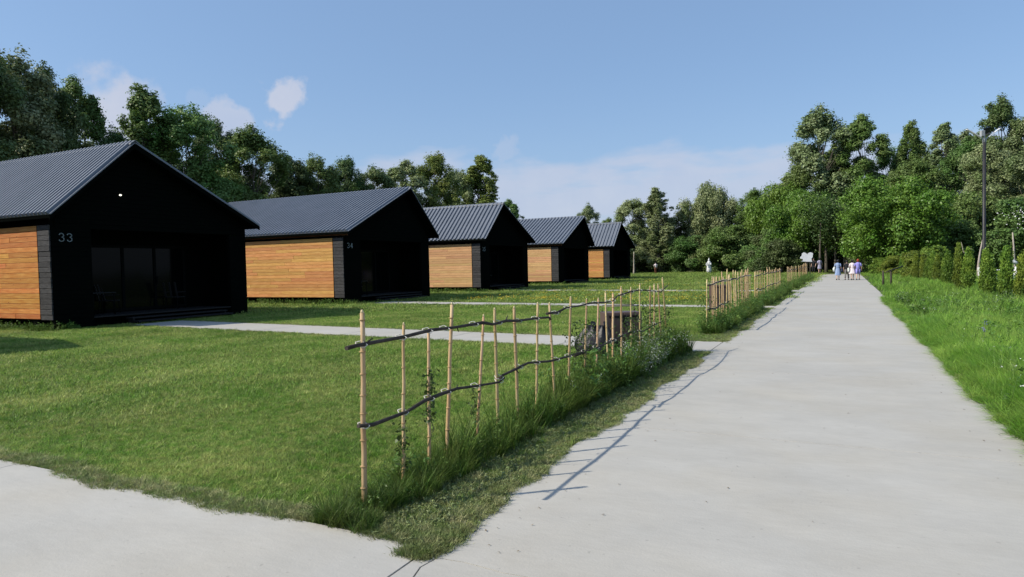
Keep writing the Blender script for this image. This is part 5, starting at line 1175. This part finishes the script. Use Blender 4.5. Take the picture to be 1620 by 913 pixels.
    hp = [(.05, 1.46 if sex == 'f' else 1.53), (.088, 1.50 if sex == 'f' else 1.56), (.10, 1.60), (.095, 1.66), (.06, 1.71), (.01, 1.725)]
    MB().lathe([(r*k, z*k) for r, z in hp], 14, (0, -.022*k), 1.05).build('hair', M[hair], t)
    for fn_ in extra: fn_(t, k)
    return t
hang = (.06, -.02, .28, .07, .06, .52)
bent = (.08, -.06, .27, .02, .14, .33)
def tote(s, mt, nm='shoulder_bag'):
    def f(t, k):
        b = MB().box((s*.30-.06)*k, (s*.30+.06)*k, -.16*k, .14*k, .70*k, 1.02*k, .03).build(nm, M[mt], t)
        MB().tube([(s*.27*k, -.1*k, 1.02*k), (s*.17*k, 0, 1.42*k), (s*.27*k, .1*k, 1.02*k)], .012, 6).build('strap', M[mt], b)
    return f
def pack(mt):
    def f(t, k):
        b = MB().box(-.15*k, .15*k, -.30*k, -.13*k, 1.0*k, 1.40*k, .05).build('backpack', M[mt], t)
        for s in (-.09, .09): MB().tube([(s*k, -.13*k, 1.38*k), (s*k, .02*k, 1.44*k), (s*k, .12*k, 1.25*k), (s*k, -.12*k, 1.05*k)], .014, 5).build('strap', M[mt], b)
    return f
def jacket(mt):
    def f(t, k):
        MB().tube([(-.25*k, -.02*k, 1.12*k), (-.30*k, 0, .95*k), (-.28*k, .02*k, .72*k)], [.05*k, .10*k, .09*k], 10).build('folded_jacket', M[mt], t)
    return f
person((-0.40, 57.3, 0), 0.1, 1.56, (bent, hang), 'person walking in a blue dress, pale jacket on the arm, leftmost on the path', 'cloth_blue', ('skirt', .56, 'cloth_blue', .23), 'hair_dark', (jacket('cloth_white'), tote(1, 'cloth_navy')), stride=.2)
person((0.22, 57.2, 0), -0.1, 1.50, (hang, hang), 'person in dark clothes walking between the blue dress and the pale outfit', 'cloth_black', ('trousers', 1, 'cloth_grey'), 'hair_dark', (), sex='m', stride=.26)
person((0.60, 57.0, 0), 0.15, 1.54, (bent, bent), 'person walking in a loose pale pink outfit in the middle of the group', 'cloth_pink', ('skirt', .42, 'cloth_pink', .27), 'hair_dark', (tote(-1, 'cloth_white'),), stride=.2)
person((0.98, 56.9, 0), 0.0, 1.58, (bent, hang), 'person with red hair and violet top, rightmost of the path group', 'cloth_violet', ('trousers', .3, 'cloth_violet'), 'hair_red', (), stride=.28)
person((-3.05, 83.0, 0), 2.6, 1.80, (hang, hang), 'person in black standing in the shade right of the white sign', 'cloth_black', ('trousers', 1, 'cloth_black'), 'hair_dark', (), sex='m', stride=.05)
person((-2.42, 82.5, 0), 0.4, 1.80, (bent, hang), 'person in a long lilac top standing in shade beside one in black', 'cloth_lilac', ('skirt', .40, 'cloth_lilac', .22), 'hair_dark', (), stride=.06)
person((-24.9, 97.5, 0), 0.5, 1.75, (bent, hang), 'person in pinkish clothes far off under the trees right of the last cabin', 'cloth_pink', ('trousers', 1, 'leather'), 'hair_dark', (), sex='m', stride=.12)
